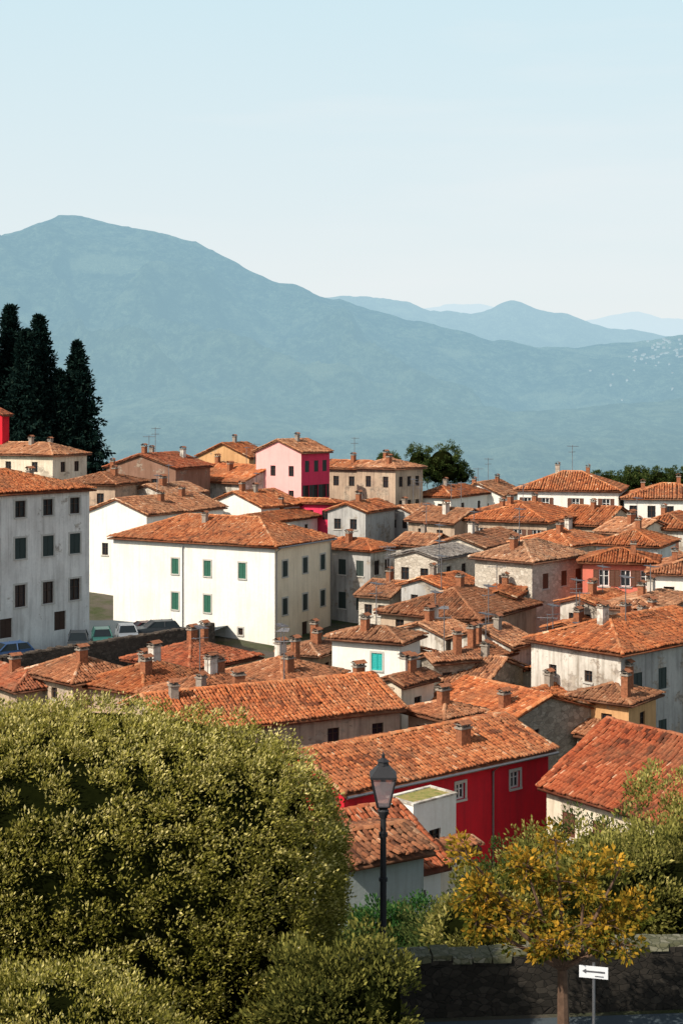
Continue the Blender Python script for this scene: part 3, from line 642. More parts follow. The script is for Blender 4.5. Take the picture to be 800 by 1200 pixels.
# tightly packed infill roofs
D1 = [((.3, .7), (.7,), .7, .9, 'dark')]
for (lb, wm, rm, uC, vE, Y, th, uL, uR, rt, p, ch, an) in (
    ('small pale house squeezed between orange roofs', 'weathered', 'tile_orange', 604, 602, 147, 58, 556, 646, 'hip', 18, [(.3, .4, 0)], []),
    ('grey walled house with pale mottled roof', 'grey', 'tile_pale', 486, 603, 153, 54, 450, 518, 'x', 18, [(.3, .6, 1)], [(.5, .5, 1)]),
    ('tan house with orange roof behind villa garden', 'tan', 'tile_orange', 706, 616, 143, 66, 652, 744, 'hip', 17, [(.4, .5, 0)], []),
    ('white cottage with brown roof in narrow lane', 'weathered', 'tile_orange', 700, 710, 102, 58, 656, 738, 'x', 14, [(.4, .5, 0)], [(.6, .4, 0)]),
    ('stone shed with sagging tile roof', 'stone', 'tile_pale', 566, 803, 86, 52, 522, 612, 'hip', 16, [(.5, .5, 1)], []),
    ('pale house with small weathered roof', 'weathered', 'tile_brown', 646, 772, 95, 50, 612, 682, 'x', 18, [(.4, .4, 0)], [(.5, .5, 1)]),
    ('brown plaster house with low patched roof', 'tan', 'tile_pale', 420, 812, 80, 44, 384, 450, 'hip', 18, [(.5, .4, 0)], []),
    ('grey plaster house with orange lean roof', 'grey', 'tile_orange', 520, 690, 113, 52, 470, 560, 'x', 16, [(.3, .5, 1)], []),
    ('low stone house with pale brown roof', 'palestone', 'tile_brown', 456, 700, 116, 56, 420, 492, 'hip', 17, [(.5, .5, 0)], [(.4, .4, 1)]),
    ('old cream house with faded orange roof', 'weathered', 'tile_pale', 770, 716, 98, 60, 708, 812, 'hip', 14, [(.4, .6, 0)], [(.5, .5, 0)]),
    ('tan house in shade of taller houses', 'tan', 'tile_brown', 372, 768, 99, 52, 330, 404, 'hip', 17, [(.5, .4, 0)], []),
    ('white low house beside stone barn', 'weathered', 'tile_orange', 642, 822, 85, 50, 604, 690, 'x', 17, [(.4, .5, 1)], []),
    ('pale house with orange roof near the pink house', 'oldwhite', 'tile_orange', 320, 612, 145, 56, 270, 372, 'x', 15, [], []),
    ('low barn with brown roof between cottages', 'stone', 'tile_orange', 470, 770, 94, 34, 440, 506, 'y', 17, [], []),
    ('tiny house with crooked orange roof', 'ochre', 'tile_orange', 600, 700, 107, 70, 570, 632, 'x', 19, [(.5, .5, 0)], []),
    ('pale stone cottage with brown roof among lanes', 'palestone', 'tile_brown', 740, 740, 96, 30, 706, 790, 'y', 15, [(.5, .4, 1)], []),
    ('low cream house with mottled roof near villa', 'cream', 'tile_pale', 742, 626, 132, 40, 700, 790, 'y', 17, [(.4, .5, 0)], []),
    ('low weathered cottage with leaning brown roof', 'weathered', 'tile_brown', 560, 775, 90, 66, 520, 600, 'x', 20, [(.3, .5, 3)], []),
    ('small stone house with rusty orange roof', 'stone', 'tile_orange', 680, 740, 99, 62, 640, 716, 'hip', 18, [(.5, .5, 0)], [(.4, .5, 1)]),
    ('tan cottage with low roof beside the red house', 'tan', 'tile_brown', 520, 842, 76, 40, 478, 560, 'hip', 17, [(.4, .4, 0)], []),
    ('pale cottage with tile roof behind grey house', 'weathered', 'tile_pale', 500, 640, 132, 60, 462, 530, 'y', 18, [(.5, .5, 1)], []),
    ('small orange roofed house at the valley side', 'white', 'tile_orange', 690, 598, 158, 66, 640, 716, 'x', 16, [], [])):
    house(lb, wm, rm, uC, vE, Y, th, uL=uL, uR=uR, rt=rt, pitch=p, ch=ch, ant=an, LW=D1, RW=D1)

for (E, a, b, h, xs_) in ((E_A, aA, bA, hA, (.7,)), (E_O, aO, bO, hO, (.02, .98))):
    gb = B(); gb.tube([(-.2, -.47, h-.14), (a+.2, -.47, h-.14)], [.07, .07], 6); part('gutter', gb.mesh('gutter', ['metal']), E)
    for q in xs_:
        gb = B(); gb.tube([(q*a, -.45, h-.2), (q*a, -.08, h-.5), (q*a, -.08, .2)], [.05, .05, .05], 6); part('downpipe', gb.mesh('downpipe', ['metal']), E)
gb = B(); gb.tube([(-.45, .55*bO, hO-.2), (-.08, .55*bO, hO-.5), (-.08, .55*bO, .2)], [.05]*3, 6); part('downpipe', gb.mesh('downpipe', ['metal']), E_O)

# ------------------------------------------------------------------ walls
def wall_obj(name, label, pts, zt, zb, w, mat, cap=None, rise=0):
    b = B(); segs = []
    for (x0, y0), (x1, y1) in zip(pts, pts[1:]):
        L_ = math.hypot(x1-x0, y1-y0); n = max(1, int(L_/1.0))
        for i in range(n): segs.append(((x0+(x1-x0)*i/n, y0+(y1-y0)*i/n), (x0+(x1-x0)*(i+1)/n, y0+(y1-y0)*(i+1)/n)))
    zf = lambda x, y: zt+rise*x+.07*(float(vnoise(x*.8, y*.8, 3))-.5)*(1 if rise else 0)
    for (x0, y0), (x1, y1) in segs:
        d = Vector((x1-x0, y1-y0)).normalized(); n = Vector((-d.y, d.x))*w/2
        q = [(x0-n.x, y0-n.y), (x1-n.x, y1-n.y), (x1+n.x, y1+n.y), (x0+n.x, y0+n.y)]; za, zc = zf(x0, y0), zf(x1, y1)
        k = len(b.v); b.v += [(*p, zb) for p in q]+[(*q[0], za), (*q[1], zc), (*q[2], zc), (*q[3], za)]
        for f in ((4, 5, 6, 7), (0, 1, 5, 4), (2, 3, 7, 6)): b.f.append([k+i for i in f]); b.m.append(0)
    E = top(name, label, 'wall'); part('masonry', b.mesh(name, [mat]), E)
    if cap:
        cb = B()
        for (x0, y0), (x1, y1) in segs:
            L_ = math.hypot(x1-x0, y1-y0); n = max(1, int(L_/.3)); d = Vector(((x1-x0)/L_, (y1-y0)/L_, 0)); nn = Vector((-d.y, d.x, 0))*(w/2+.04)
            for i in range(n):
                p0 = Vector((x0, y0, 0))+d*(L_*i/n+.012); p1 = Vector((x0, y0, 0))+d*(L_*(i+1)/n-.012); z0 = zf(p0.x, p0.y)-.03; z1 = z0+.10+random.uniform(-.05, .06)
                k = len(cb.v); nj = nn*random.uniform(.78, 1.12)
                for z in (z0, z1):
                    sh = 1 if z == z0 else random.uniform(.75, .95)
                    for p in (p0-nj*sh, p1-nj*sh, p1+nj*sh, p0+nj*sh): cb.v.append((p.x+random.uniform(-.015, .015), p.y, z+random.uniform(-.02, .02)))
                for f in ((0, 3, 2, 1), (4, 5, 6, 7), (0, 1, 5, 4), (1, 2, 6, 5), (2, 3, 7, 6), (3, 0, 4, 7)): cb.f.append([k+i for i in f]); cb.m.append(0)
        part('coping', cb.mesh('coping', [cap]), E)
    return E
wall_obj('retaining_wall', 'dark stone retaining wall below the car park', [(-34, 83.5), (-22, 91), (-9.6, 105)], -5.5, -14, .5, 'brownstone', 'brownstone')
wall_obj('parapet_wall', 'low shaded mossy stone parapet wall along the street', [(-12, 23.2), (1.2, 24.5), (9.5, 25.2), (22, 26)], .93, -2, .5, 'shadestone', 'copingstone', rise=.028)

# ------------------------------------------------------------------ cars
def car_parts(paint):
    L_, W_ = 3.6, 1.5
    b = B(); prof = [(-1.8, .35), (-1.8, .75), (-1.7, .92), (-.9, .98), (1.6, 1.0), (1.78, .85), (1.8, .4), (1.6, .25), (-1.6, .25)]
    for sgn in (1, -1):
        pts = [(x, sgn*W_/2*(1 if z < .8 else .94), z) for x, z in prof]; b.poly(pts if sgn < 0 else pts[::-1])
    n = len(prof)
    for i in range(n):
        (x0, z0), (x1, z1) = prof[i], prof[(i+1) % n]; w0 = W_/2*(1 if z0 < .8 else .94); w1 = W_/2*(1 if z1 < .8 else .94)
        b.poly([(x0, -w0, z0), (x1, -w1, z1), (x1, w1, z1), (x0, w0, z0)])
    b.poly([(-.3, -.54, 1.42), (1.25, -.54, 1.40), (1.25, .54, 1.40), (-.3, .54, 1.42)])
    for sx in ((-.3, -.9), (.5, .5), (1.25, 1.57)):
        for sg in (-1, 1): b.tube([(sx[1], sg*.69, .99), (sx[0], sg*.54, 1.42)], [.045, .045], 4)
    body = b.mesh('body', [paint])
    gq = B(); q0 = [(-.9, -.68, .99), (1.57, -.68, .99), (1.57, .68, .99), (-.9, .68, .99)]; q1 = [(-.3, -.53, 1.41), (1.24, -.53, 1.39), (1.24, .53, 1.39), (-.3, .53, 1.41)]
    for i in range(4): j = (i+1) % 4; gq.poly([q0[i], q0[j], q1[j], q1[i]])
    glass = gq.mesh('windscreen', ['car_glass'])
    w = B(); n = 14
    for (y0, y1, r, m) in ((-.1, .1, .29, 0), (-.11, -.10, .18, 1), (.10, .11, .18, 1)):
        k = len(w.v)
        for y in (y0, y1):
            for i in range(n): w.v.append((r*math.cos(2*math.pi*i/n), y, r*math.sin(2*math.pi*i/n)))
        for i in range(n): j = (i+1) % n; w.f.append([k+i, k+j, k+n+j, k+n+i]); w.m.append(m)
        w.f.append([k+i for i in range(n)]); w.m.append(m); w.f.append([k+n+i for i in range(n)]); w.m.append(m)
    wheel = w.mesh('wheel', ['rubber', 'metal'])
    hl = B(); hl.box(-.04, -.16, -.07, .04, .16, .07); head = hl.mesh('headlight', ['lamp_glass'])
    tl = B(); tl.box(-.04, -.1, -.1, .04, .1, .1); tail = tl.mesh('tail_light', ['red'])
    return body, glass, wheel, head, tail
def car(paint, label, x, y, rot):
    P = cached(('car', paint), lambda: car_parts(paint))
    E = top('parked_car', label, 'car', (x, y, parkz(x, y)+.01), rot, group='cars parked beside the old houses')
    part('body', P[0], E); part('windscreen', P[1], E)
    for sx in (-1.1, 1.1):
        for sy in (-.68, .68): part('wheel', P[2], E, (sx, sy, .29))
    for sy in (-.5, .5): part('headlight', P[3], E, (-1.8, sy, .72)); part('tail_light', P[4], E, (1.79, sy, .75))
for (u, y, p, lb, r) in ((8, 94.5, 'paint_blue', 'blue hatchback parked above the retaining wall', 40), (92, 101, 'paint_dark', 'dark small car parked near white house', 100), (120, 102.6, 'paint_green', 'green small car parked near white house', 102),
                         (149, 104.6, 'paint_silver', 'silver car parked near the wall', 104), (184, 107, 'paint_dark', 'dark car parked beside shuttered house', 20), (168, 112.5, 'paint_red', 'red car parked behind silver car', 25)):
    car(p, lb, pix_x(u, y), y, math.radians(r))

# ------------------------------------------------------------------ foliage
def leaves(cl, cr, nleaf, ls, rng, ctr, up=.5, asp=.45, lt=0.0, toplit=0.0, zr=1.0):
    cl = np.asarray(cl); n = len(cl)*nleaf
    d = rng.normal(size=(n, 3)); d /= np.linalg.norm(d, axis=1, keepdims=True)
    crr = np.repeat(np.broadcast_to(cr, (len(cl),)), nleaf)
    r = crr*rng.random(n)**.45
    base = np.repeat(cl, nleaf, 0); p = base+d*r[:, None]*np.array([1, 1, .85])
    out = p-np.asarray(ctr); out /= np.linalg.norm(out, axis=1, keepdims=True)+1e-6
    t = out*.6+d*.5+np.array([0, 0, up])+rng.normal(0, .45, (n, 3)); t /= np.linalg.norm(t, axis=1, keepdims=True)
    b = np.cross(t, rng.normal(size=(n, 3))); b /= np.linalg.norm(b, axis=1, keepdims=True)
    l = (ls*rng.uniform(.6, 1.3, n))[:, None]; w = l*asp
    V = np.stack([p, p+t*l*.5+b*w*.5, p+t*l, p+t*l*.5-b*w*.5], 1).reshape(-1, 3)
    Fq = np.arange(n*4).reshape(-1, 4)
    ct = np.repeat(rng.uniform(-.12, .16, len(cl)), nleaf)
    # sunlight put into the leaf tint: paler towards the top of the crown
    g = toplit*np.clip((p[:, 2]-ctr[2])/zr, -1, 1)
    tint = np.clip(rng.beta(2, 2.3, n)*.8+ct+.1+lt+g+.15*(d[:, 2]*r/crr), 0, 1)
    return V, Fq, tint
def boxy(d, p): return d/((np.abs(d)**p).sum(-1, keepdims=True)**(1/p)) if p != 2 else d
def shape(d, rad, f, p_, taper):
    q = boxy(d, p_)*f
    if taper:
        lo = np.clip(-q[..., 2], 0, 1); q = q.copy(); q[..., 0] = np.where(q[..., 0] > 0, q[..., 0]*(1-taper*lo), q[..., 0])
    return q*np.asarray(rad)
def ell_clumps(c, rad, n, rng, fmin=.72, zmin=None, rough=.1, p_=2, back=1.0, taper=0, xcut=None):
    d = rng.normal(size=(n, 3)); d /= np.linalg.norm(d, axis=1, keepdims=True)
    d = d[(d[:, 1] < .15) | (rng.random(n) < back)]; n = len(d)
    f = rng.uniform(fmin, 1, n)+(fbm(d[:, 0]*2.5+9, d[:, 1]*2.5+d[:, 2]*2.5+4, 3, 3)-.5)*rough*2
    p = np.asarray(c)+shape(d, rad, f[:, None], p_, taper)
    if zmin is not None: p = p[p[:, 2] > zmin]
    if xcut is not None: p = p[(p[:, 0] > xcut) | (rng.random(len(p)) < .35)]
    return p
def core(c, rad, s=.72, p_=2, taper=0):
    u = np.linspace(0, 2*np.pi, 73)[:-1]; v = np.linspace(.02, np.pi-.02, 30); U, V_ = np.meshgrid(u, v)
    d = np.stack([np.cos(U)*np.sin(V_), np.sin(U)*np.sin(V_), np.cos(V_)], -1)
    f = s*(1+.05*(vnoise(np.cos(U)*2+5+np.sin(U), V_*2+np.sin(U)*2, 4)-.5))
    P = (np.asarray(c)+shape(d, rad, f[..., None], p_, taper)).reshape(-1, 3)
    j, i = np.meshgrid(np.arange(29), np.arange(72), indexing='ij'); k = j*72+i; k2 = j*72+(i+1) % 72
    return P, np.stack([k.ravel(), k2.ravel(), k2.ravel()+72, k.ravel()+72], 1)
def plant(name, label, cat, base, lobes, mat, cr, nleaf, ls, seed, trunk=None, zmin=None, fmin=.72, cs=.7, up=.5, asp=.45, group=None, tr=.14, lt=0.0, p_=2, rough=.1, back=1.0, cull=True, taper=0, xcut=None, toplit=0.0):
    rng = np.random.default_rng(seed); base = np.array(base, float)
    E = top(name, label, cat, tuple(base), group=group)
    Vs = []; Fs = []; Ts = []; Ms = []; off = 0; zm = None if zmin is None else zmin-base[2]; CL = []
    for (c, rad, n) in lobes:
        c = np.array(c, float)-base
        cl = ell_clumps(c, rad, n, rng, fmin, zm, rough, p_, back, taper, None if xcut is None else xcut-base[0])
        if len(lobes) > 1 and cull:
            keep = np.ones(len(cl), bool)
            for (c2, r2, _) in lobes:
                c2 = np.array(c2)-base
                if np.allclose(c2, c): continue
                keep &= ((np.abs((cl-c2)/np.array(r2))**p_).sum(1) > .45)
            cl = cl[keep]
        if not len(cl): continue
        CL.append(cl)
        crs = cr*rng.uniform(.7, 1.25, len(cl))
        V, Fq, T = leaves(cl, crs, nleaf, ls, rng, c, up, asp, lt, toplit, rad[2]); Vs.append(V); Fs.append(Fq+off); Ts.append(T); Ms.append(np.zeros(len(Fq))); off += len(V)
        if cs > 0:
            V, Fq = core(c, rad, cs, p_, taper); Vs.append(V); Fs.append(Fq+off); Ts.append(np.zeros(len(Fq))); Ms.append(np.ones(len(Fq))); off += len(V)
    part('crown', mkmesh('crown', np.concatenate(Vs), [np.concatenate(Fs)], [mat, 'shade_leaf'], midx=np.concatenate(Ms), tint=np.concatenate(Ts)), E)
    tb = B(); r0 = tr
    hub = np.array(lobes[0][0])-base; fork = Vector((hub[0]*.6, hub[1]*.6, hub[2]*.45)) if trunk is None else Vector((.03, .02, trunk))
    tb.tube([(0, 0, -.3), tuple(fork*.5+Vector((.03, .02, 0))), tuple(fork)], [r0*1.3, r0, r0*.8], 8)
    for li, (c, rad, n) in enumerate(lobes):
        e = np.array(c)-base
        m = (np.array(fork)+e)/2+rng.normal(0, .12, 3)*np.array(rad)
        tb.tube([tuple(fork), tuple(m), tuple(e)], [r0*.5, r0*.33, r0*.16], 6)
        if trunk is not None and li < len(CL):   # twigs reach every leaf clump
            for q in CL[li]: tb.tube([tuple(e), tuple((e+q)/2+rng.normal(0, .03, 3)), tuple(q)], [r0*.12, r0*.08, r0*.04], 4)
    part('trunk', tb.mesh('trunk', ['bark']), E)
    return E
plant('tree', 'large dense evergreen tree with pale yellow-green leaves', 'tree', (-5.5, 22.5, 0),
      [((-6.4, 22.2, 2.85), (6.42, 3.1, 2.85), 9000)], 'leaf_hedge', .19, 62, .058, 5, zmin=-.4, cs=.915, tr=.25, fmin=.955, p_=3.6, rough=.03, back=.15, taper=.16, xcut=-7.0, toplit=.14, lt=-.02)
plant('shrub', 'tall shrub with yellow-green leaves below the tree', 'shrub', (-2.9, 15.6, 0),
      [((-3.4, 15.6, 2.75), (2.1, 1.3, 1.55), 800), ((-2.1, 15.7, 2.2), (.9, 1.0, 1.3), 260)], 'leaf_hedge', .18, 110, .046, 6, zmin=0.6, cs=.84, fmin=.9, rough=.10, back=.3, lt=.0, toplit=.10)
plant('shrub', 'dark green leafy shrub at the foot of the lamp', 'shrub', (-.2, 18.5, 0),
      [((-.2, 18.5, 2.2), (1.0, .9, 1.15), 130), ((.45, 18.6, 2.6), (.5, .6, 1.05), 55)], 'leaf_olive', .22, 90, .075, 8, zmin=0, cs=.65, lt=-.2, rough=.3)
plant('tree', 'young street tree with amber and olive leaves', 'tree', (3.42, 22, 0),
      [((2.2, 22, 3.0), (.5, .6, .4), 20), ((2.9, 22.1, 3.3), (.5, .6, .45), 22), ((3.8, 22.1, 3.0), (.6, .6, .45), 24), ((2.1, 21.9, 2.55), (.45, .5, .3), 16), ((2.95, 22, 2.6), (.7, .7, .4), 28), ((4.0, 22, 2.45), (.7, .6, .35), 26), ((3.35, 22.1, 3.75), (.2, .4, .22), 5), ((1.95, 22, 3.55), (.2, .3, .22), 5), ((4.6, 22.1, 2.6), (.4, .4, .35), 13), ((4.35, 22, 3.35), (.2, .3, .2), 5), ((3.4, 21.7, 2.25), (.7, .5, .2), 18), ((4.3, 21.8, 2.2), (.5, .5, .2), 12)],
      'leaf_amber', .17, 36, .10, 9, trunk=1.75, cs=0, fmin=.15, tr=.095, asp=.5, up=-.1, rough=.9, cull=False, lt=.0, toplit=.1)
plant('tree', 'olive-green leafy tree beyond the parapet', 'tree', (7.8, 33, -3.5),
      [((7.8, 33, -.2), (1.3, 1.5, 2.0), 150), ((6.5, 32.5, -1.0), (1.0, 1.0, 1.1), 70), ((8.9, 32, .2), (1.1, 1.2, 1.6), 80), ((5.6, 32.0, -1.4), (.8, 1.0, .8), 50)], 'leaf_olive', .3, 110, .10, 10, cs=.5, fmin=.6, rough=.4, toplit=.15)
shr = [(565, 30, 1088, 1.3, 1.0, 'leaf_olive'), (610, 31, 1076, 1.4, 1.1, 'leaf_green'), (665, 32, 1060, 1.6, 1.3, 'leaf_olive'), (720, 30, 1055, 1.5, 1.3, 'leaf_olive'), (765, 31, 1050, 1.6, 1.5, 'leaf_olive'), (805, 30, 1060, 1.5, 1.4, 'leaf_olive'),
       (425, 38, 1112, 1.3, .9, 'leaf_green'), (470, 37, 1100, 1.3, .9, 'leaf_vivid'), (515, 36, 1108, 1.3, .9, 'leaf_green'), (650, 40, 1035, 1.6, 1.5, 'leaf_olive'), (710, 42, 1015, 2.0, 1.6, 'leaf_green'), (600, 41, 1042, 1.3, 1.3, 'leaf_green'), (380, 34, 1140, 1.4, 1.2, 'leaf_green'), (545, 34, 1110, 1.3, .9, 'leaf_green')]
for i, (u, y, v, rx, rz, m) in enumerate(shr):
    x = pix_x(u, y); z = pix_z(v, y); gz = float(gh(x, y))
    plant('shrub', {'leaf_olive': 'pale olive garden shrub on the slope', 'leaf_green': 'dark green garden shrub on the slope', 'leaf_vivid': 'bright green creeper-like shrub beside cottage'}[m], 'shrub', (x, y, gz),
          [((x, y, z), (rx, 1.2, rz), 75), ((x+.3, y+.2, (z+gz)/2-.3), (rx*.8, 1.1, max(1, (z-gz)/2)), 45)], m, .3, 85, .11, 40+i, cs=.62, group='garden shrubs on the slope', rough=.35)

def conifer(u, vt, y, rw, seed):
    x = pix_x(u, y); zt = pix_z(vt, y); zb = float(gh(x, y)); H = zt-zb; rng = np.random.default_rng(seed)
    E = top('conifer_tree', 'tall dark conifer standing above the rooftops', 'tree', (x, y, zb), group='dark conifers above the rooftops')
    cl = []; cr = []
    z = H*.2
    while z < H*.995:
        f = (z-H*.2)/(H*.8); R = rw*(1-f)**.78*rng.uniform(.88, 1.1)+.08
        nb = max(5, int(12*(1-f)+5)); a0 = rng.random()*6.28
        for j in range(nb):
            a = a0+6.283*j/nb+rng.normal(0, .2); Rr = R*rng.uniform(.7, 1.15)
            for q in np.linspace(.15, 1, 8):
                cl.append((math.cos(a)*Rr*q, math.sin(a)*Rr*q, z-.45*Rr*q+.22*Rr*q*q+rng.normal(0, .06))); cr.append(.25+.55*(1-q)*(1-f)+.10)
        z += rng.uniform(.5, .8)
    cl = np.array(cl); V, Fq, T = leaves(cl, np.array(cr), 10, .62, rng, (0, 0, H*.5), -.45, .4)
    part('crown', mkmesh('crown', V, [Fq], ['needles'], tint=T), E)
    tb = B(); tb.tube([(0, 0, -.5), (.1, 0, H*.5), (0, 0, H*.97)], [.45, .28, .04], 8); part('trunk', tb.mesh('trunk', ['bark']), E)
for i, (u, vt, y, rw) in enumerate(((-16, 364, 186, 5.6), (12, 355, 190, 5.6), (46, 369, 188, 6.0), (30, 385, 184, 5.0), (91, 402, 188, 5.4), (70, 432, 186, 4.2), (-40, 383, 190, 5))): conifer(u, vt, y, rw, 60+i)
for i, (u, v, y, r, rz) in enumerate(((490, 540, 205, 2.0, 2.2), (518, 540, 203, 2.7, 2.5), (535, 551, 204, 1.9, 1.6), (505, 549, 206, 2.2, 1.8), (708, 562, 215, 2.2, 1.2), (738, 564, 210, 2.2, 1.3), (745, 558, 216, 2.0, 1.4), (772, 561, 214, 2.6, 1.7), (797, 562, 210, 2.4, 1.7), (690, 567, 216, 2.0, 1.0), (455, 538, 215, 1.6, .8), (826, 562, 212, 2.8, 2.0))):
    x = pix_x(u, y); z = pix_z(v, y)
    plant('tree', 'round dark green tree behind the houses', 'tree', (x, y, float(gh(x, y))), [((x, y, z), (r, r, rz), 70), ((x+r*.4, y, z-rz*.6), (r*.8, r*.8, rz*.9), 30)], 'leaf_green', .45, 50, .26, 80+i, cs=.6, group='trees at the edge of the town', rough=.35, lt=-.1)

# far village on the hillside
b = B(); rv = random.Random(3); L = LAYERS['mountain']
for i in range(80):
    u = rv.gauss(778, 18) if i < 55 else rv.uniform(690, 830); y = rv.uniform(4600, 4980) if i < 55 else rv.uniform(4000, 4700)
    w = rv.uniform(6, 11) if i < 55 else rv.uniform(4, 7); h = rv.uniform(2, 5); x = pix_x(u, y)
    zz = float(hillz(x, y, L)); b.box(x-w/2, y-w/2, zz-25, x+w/2, y+w/2, zz+h, 0)
    b.poly([(x-w/2, y-w/2-.3, zz+h+.1), (x+w/2, y-w/2-.3, zz+h+.1), (x+w/2, y, zz+h+2), (x-w/2, y, zz+h+2)], 1)
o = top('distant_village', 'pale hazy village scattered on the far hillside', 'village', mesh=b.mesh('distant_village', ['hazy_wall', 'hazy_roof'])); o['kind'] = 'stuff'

# ------------------------------------------------------------------ street lamp
x, y = pix_x(448, 24), 23.6
E = top('street_lamp', 'black iron street lamp with four-sided glass lantern', 'street lamp', (x, y, 0))
b = B(); b.frustum(0, 0, 0, .17, .25, .16, 8); b.frustum(0, 0, .25, .12, .9, .085, 8); b.frustum(0, 0, .9, .1, .96, .1, 8); b.frustum(0, 0, .96, .062, 3.66, .05, 12)
for z in (1.6, 2.6, 3.35): b.frustum(0, 0, z, .075, z+.06, .075, 12)
b.frustum(0, 0, 3.66, .06, 3.78, .10, 12); b.frustum(0, 0, 3.78, .1, 3.84, .05, 12)
part('pole', b.mesh('pole', ['iron']), E)
b = B(); z0, z1 = 3.86, 4.35; r0, r1 = .14, .285
b.frustum(0, 0, z0-.05, .08, z0, r0, 4); b.frustum(0, 0, z1, r1+.03, z1+.035, r1+.03, 4)
for i in range(4):
    a = math.pi/4+i*math.pi/2; b.tube([(r0*math.cos(a), r0*math.sin(a), z0), (r1*math.cos(a), r1*math.sin(a), z1)], [.017, .017], 5)
    a2 = a+math.pi/2
    b.tube([(r0*math.cos(a), r0*math.sin(a), z0), (r0*math.cos(a2), r0*math.sin(a2), z0)], [.014, .014], 4)
b.frustum(0, 0, z1+.035, r1+.02, z1+.19, .12, 4, capb=False); b.frustum(0, 0, z1+.19, .10, z1+.26, .085, 8); b.frustum(0, 0, z1+.26, .11, z1+.32, .02, 8); b.frustum(0, 0, z1+.32, .03, z1+.37, .03, 6); b.frustum(0, 0, z1+.37, .02, z1+.42, .004, 6)
part('lantern_frame', b.mesh('lantern_frame', ['iron']), E)
t = NT('lantern_glass'); gl = t.n('ShaderNodeBsdfDiffuse'); gl.inputs[0].default_value = (.62, .52, .54, 1)
tp = t.n('ShaderNodeBsdfTransparent'); tp.inputs[0].default_value = (.6, .52, .52, 1); ms = t.n('ShaderNodeMixShader'); ms.inputs[0].default_value = .3
t.l(tp.outputs[0], ms.inputs[1]); t.l(gl.outputs[0], ms.inputs[2]); t.l(ms.outputs[0], t.out.inputs[0]); MATS['lantern_glass'] = t.m
b = B()
for i in range(4):
    a = math.pi/4+i*math.pi/2; a2 = a+math.pi/2; q0, q1 = r0*.98, r1*.98
    b.poly([(q0*math.cos(a), q0*math.sin(a), z0+.004), (q0*math.cos(a2), q0*math.sin(a2), z0+.004), (q1*math.cos(a2), q1*math.sin(a2), z1-.004), (q1*math.cos(a), q1*math.sin(a), z1-.004)])
part('lantern_glass', b.mesh('lantern_glass', ['lantern_glass']), E)
b = B(); b.frustum(0, 0, z1-.1, .04, z1-.003, .05, 8); b.frustum(0, 0, z1-.3, .03, z1-.1, .06, 8, 1); part('bulb', b.mesh('bulb', ['iron', 'lamp_glass']), E)

# ------------------------------------------------------------------ road sign
y = 21.3; x = pix_x(695, y)
E = top('road_sign', 'small white rectangular road sign on grey pole', 'road sign', (x, y, 0), math.radians(-14))
b = B(); b.tube([(0, .03, 0), (0, .03, 2.12)], [.024, .024], 10); part('pole', b.mesh('pole', ['metal']), E)
b = B(); b.box(-.215, -.012, 1.90, .215, .0, 2.08); part('plate', b.mesh('plate', ['sign_white']), E)
b = B(); yy = -.016; zc = 2.0
b.poly([(-.17, yy, zc), (-.11, yy, zc+.038), (-.11, yy, zc+.013), (.17, yy, zc+.013), (.17, yy, zc-.013), (-.11, yy, zc-.013), (-.11, yy, zc-.038)])
b.box(.02, yy-.004, 1.93, .15, yy-.002, 1.943)
part('marking', b.mesh('marking', ['sign_black']), E)

# ------------------------------------------------------------------ camera, light, sky
cam = bpy.data.cameras.new('camera'); co = bpy.data.objects.new('camera', cam); COL.objects.link(co); SC.camera = co
co.location = (0, 0, CZ); co.rotation_euler = (math.radians(90), 0, 0)
cam.sensor_fit = 'VERTICAL'; cam.sensor_height = 36; cam.sensor_width = 24; cam.lens = F/1200*36; cam.shift_y = -.1
cam.clip_start = .5; cam.clip_end = 40000
az = math.atan2(-.73, -.68); el = math.radians(42)
sd = Vector((math.sin(az)*math.cos(el), math.cos(az)*math.cos(el), math.sin(el)))
sl = bpy.data.lights.new('sun', 'SUN'); sl.energy = 5.0; sl.angle = math.radians(.5); sl.color = (1, .92, .80)
so = bpy.data.objects.new('sun', sl); COL.objects.link(so); so.rotation_euler = sd.to_track_quat('Z', 'Y').to_euler()
w = bpy.data.worlds.new('World'); SC.world = w; w.use_nodes = True; nt = w.node_tree; nt.nodes.clear()
out = nt.nodes.new('ShaderNodeOutputWorld'); bg = nt.nodes.new('ShaderNodeBackground'); bg.inputs[1].default_value = .1
sky = nt.nodes.new('ShaderNodeTexSky'); sky.sky_type = 'NISHITA'; sky.sun_disc = False; sky.sun_elevation = el; sky.sun_rotation = az % (2*math.pi); sky.dust_density = 3.0; sky.air_density = 1.0
tc = nt.nodes.new('ShaderNodeTexCoord'); sp = nt.nodes.new('ShaderNodeSeparateXYZ'); nt.links.new(tc.outputs['Generated'], sp.inputs[0])
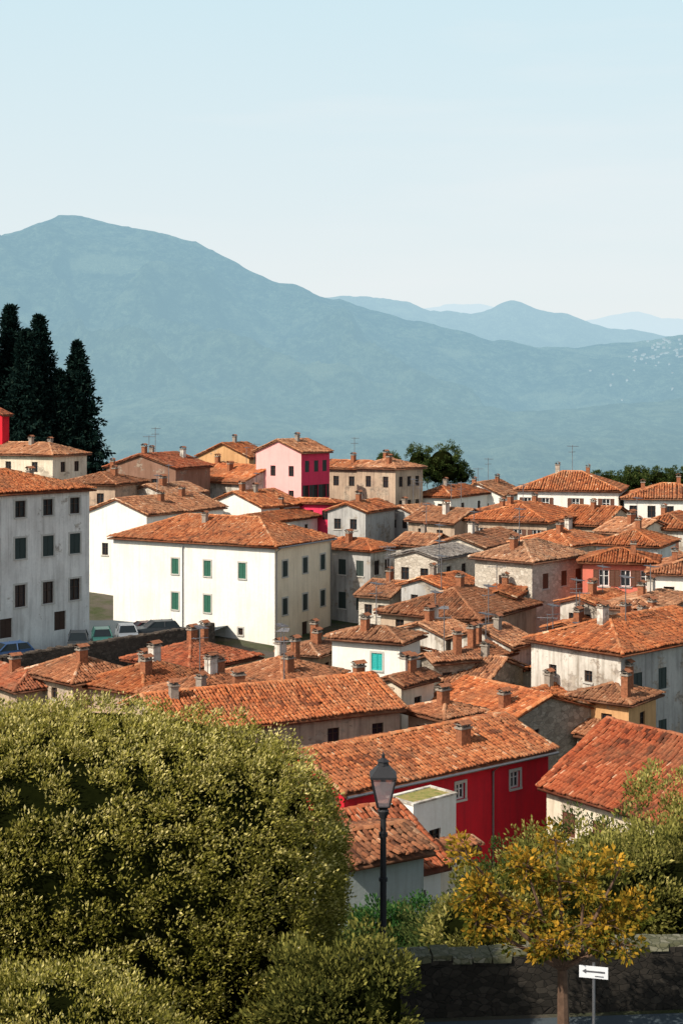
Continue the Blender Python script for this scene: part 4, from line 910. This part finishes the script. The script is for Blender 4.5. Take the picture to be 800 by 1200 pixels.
r1_ = nt.nodes.new('ShaderNodeValToRGB'); e = r1_.color_ramp.elements; e[0].position = .3; e[0].color = (.92,)*3+(1,); e[1].position = .6; e[1].color = (.05,)*3+(1,)
r2_ = nt.nodes.new('ShaderNodeValToRGB'); e = r2_.color_ramp.elements; e[0].position = .05; e[0].color = (.87, .92, .925, 1); e[1].position = .32; e[1].color = (.65, .86, .94, 1)
mp_ = nt.nodes.new('ShaderNodeMapping'); mp_.inputs['Scale'].default_value = (1.5, 1.5, 12); mp_.inputs['Rotation'].default_value = (0, .12, 0); nt.links.new(tc.outputs['Generated'], mp_.inputs[0])
cn = nt.nodes.new('ShaderNodeTexNoise'); cn.inputs['Scale'].default_value = 1.6; cn.inputs['Detail'].default_value = 6; nt.links.new(mp_.outputs[0], cn.inputs['Vector'])
cr_ = nt.nodes.new('ShaderNodeValToRGB'); e = cr_.color_ramp.elements; e[0].position = .46; e[0].color = (0, 0, 0, 1); e[1].position = .7; e[1].color = (.55, .55, .55, 1); nt.links.new(cn.outputs[0], cr_.inputs[0])
mc = nt.nodes.new('ShaderNodeMix'); mc.data_type = 'RGBA'; mc.inputs[7].default_value = (.89, .93, .94, 1)
nt.links.new(sp.outputs['Z'], r1_.inputs[0]); nt.links.new(sp.outputs['Z'], r2_.inputs[0]); nt.links.new(cr_.outputs[0], mc.inputs[0]); nt.links.new(r2_.outputs[0], mc.inputs[6])
sc_ = nt.nodes.new('ShaderNodeVectorMath'); sc_.operation = 'SCALE'; sc_.inputs['Scale'].default_value = 10; nt.links.new(mc.outputs[2], sc_.inputs[0])
mx = nt.nodes.new('ShaderNodeMix'); mx.data_type = 'RGBA'; nt.links.new(r1_.outputs[0], mx.inputs[0]); nt.links.new(sky.outputs[0], mx.inputs[6]); nt.links.new(sc_.outputs[0], mx.inputs[7])
nt.links.new(mx.outputs[2], bg.inputs[0]); nt.links.new(bg.outputs[0], out.inputs[0])
SC.view_settings.view_transform = 'Standard'; SC.view_settings.look = 'None'; SC.view_settings.exposure = 0
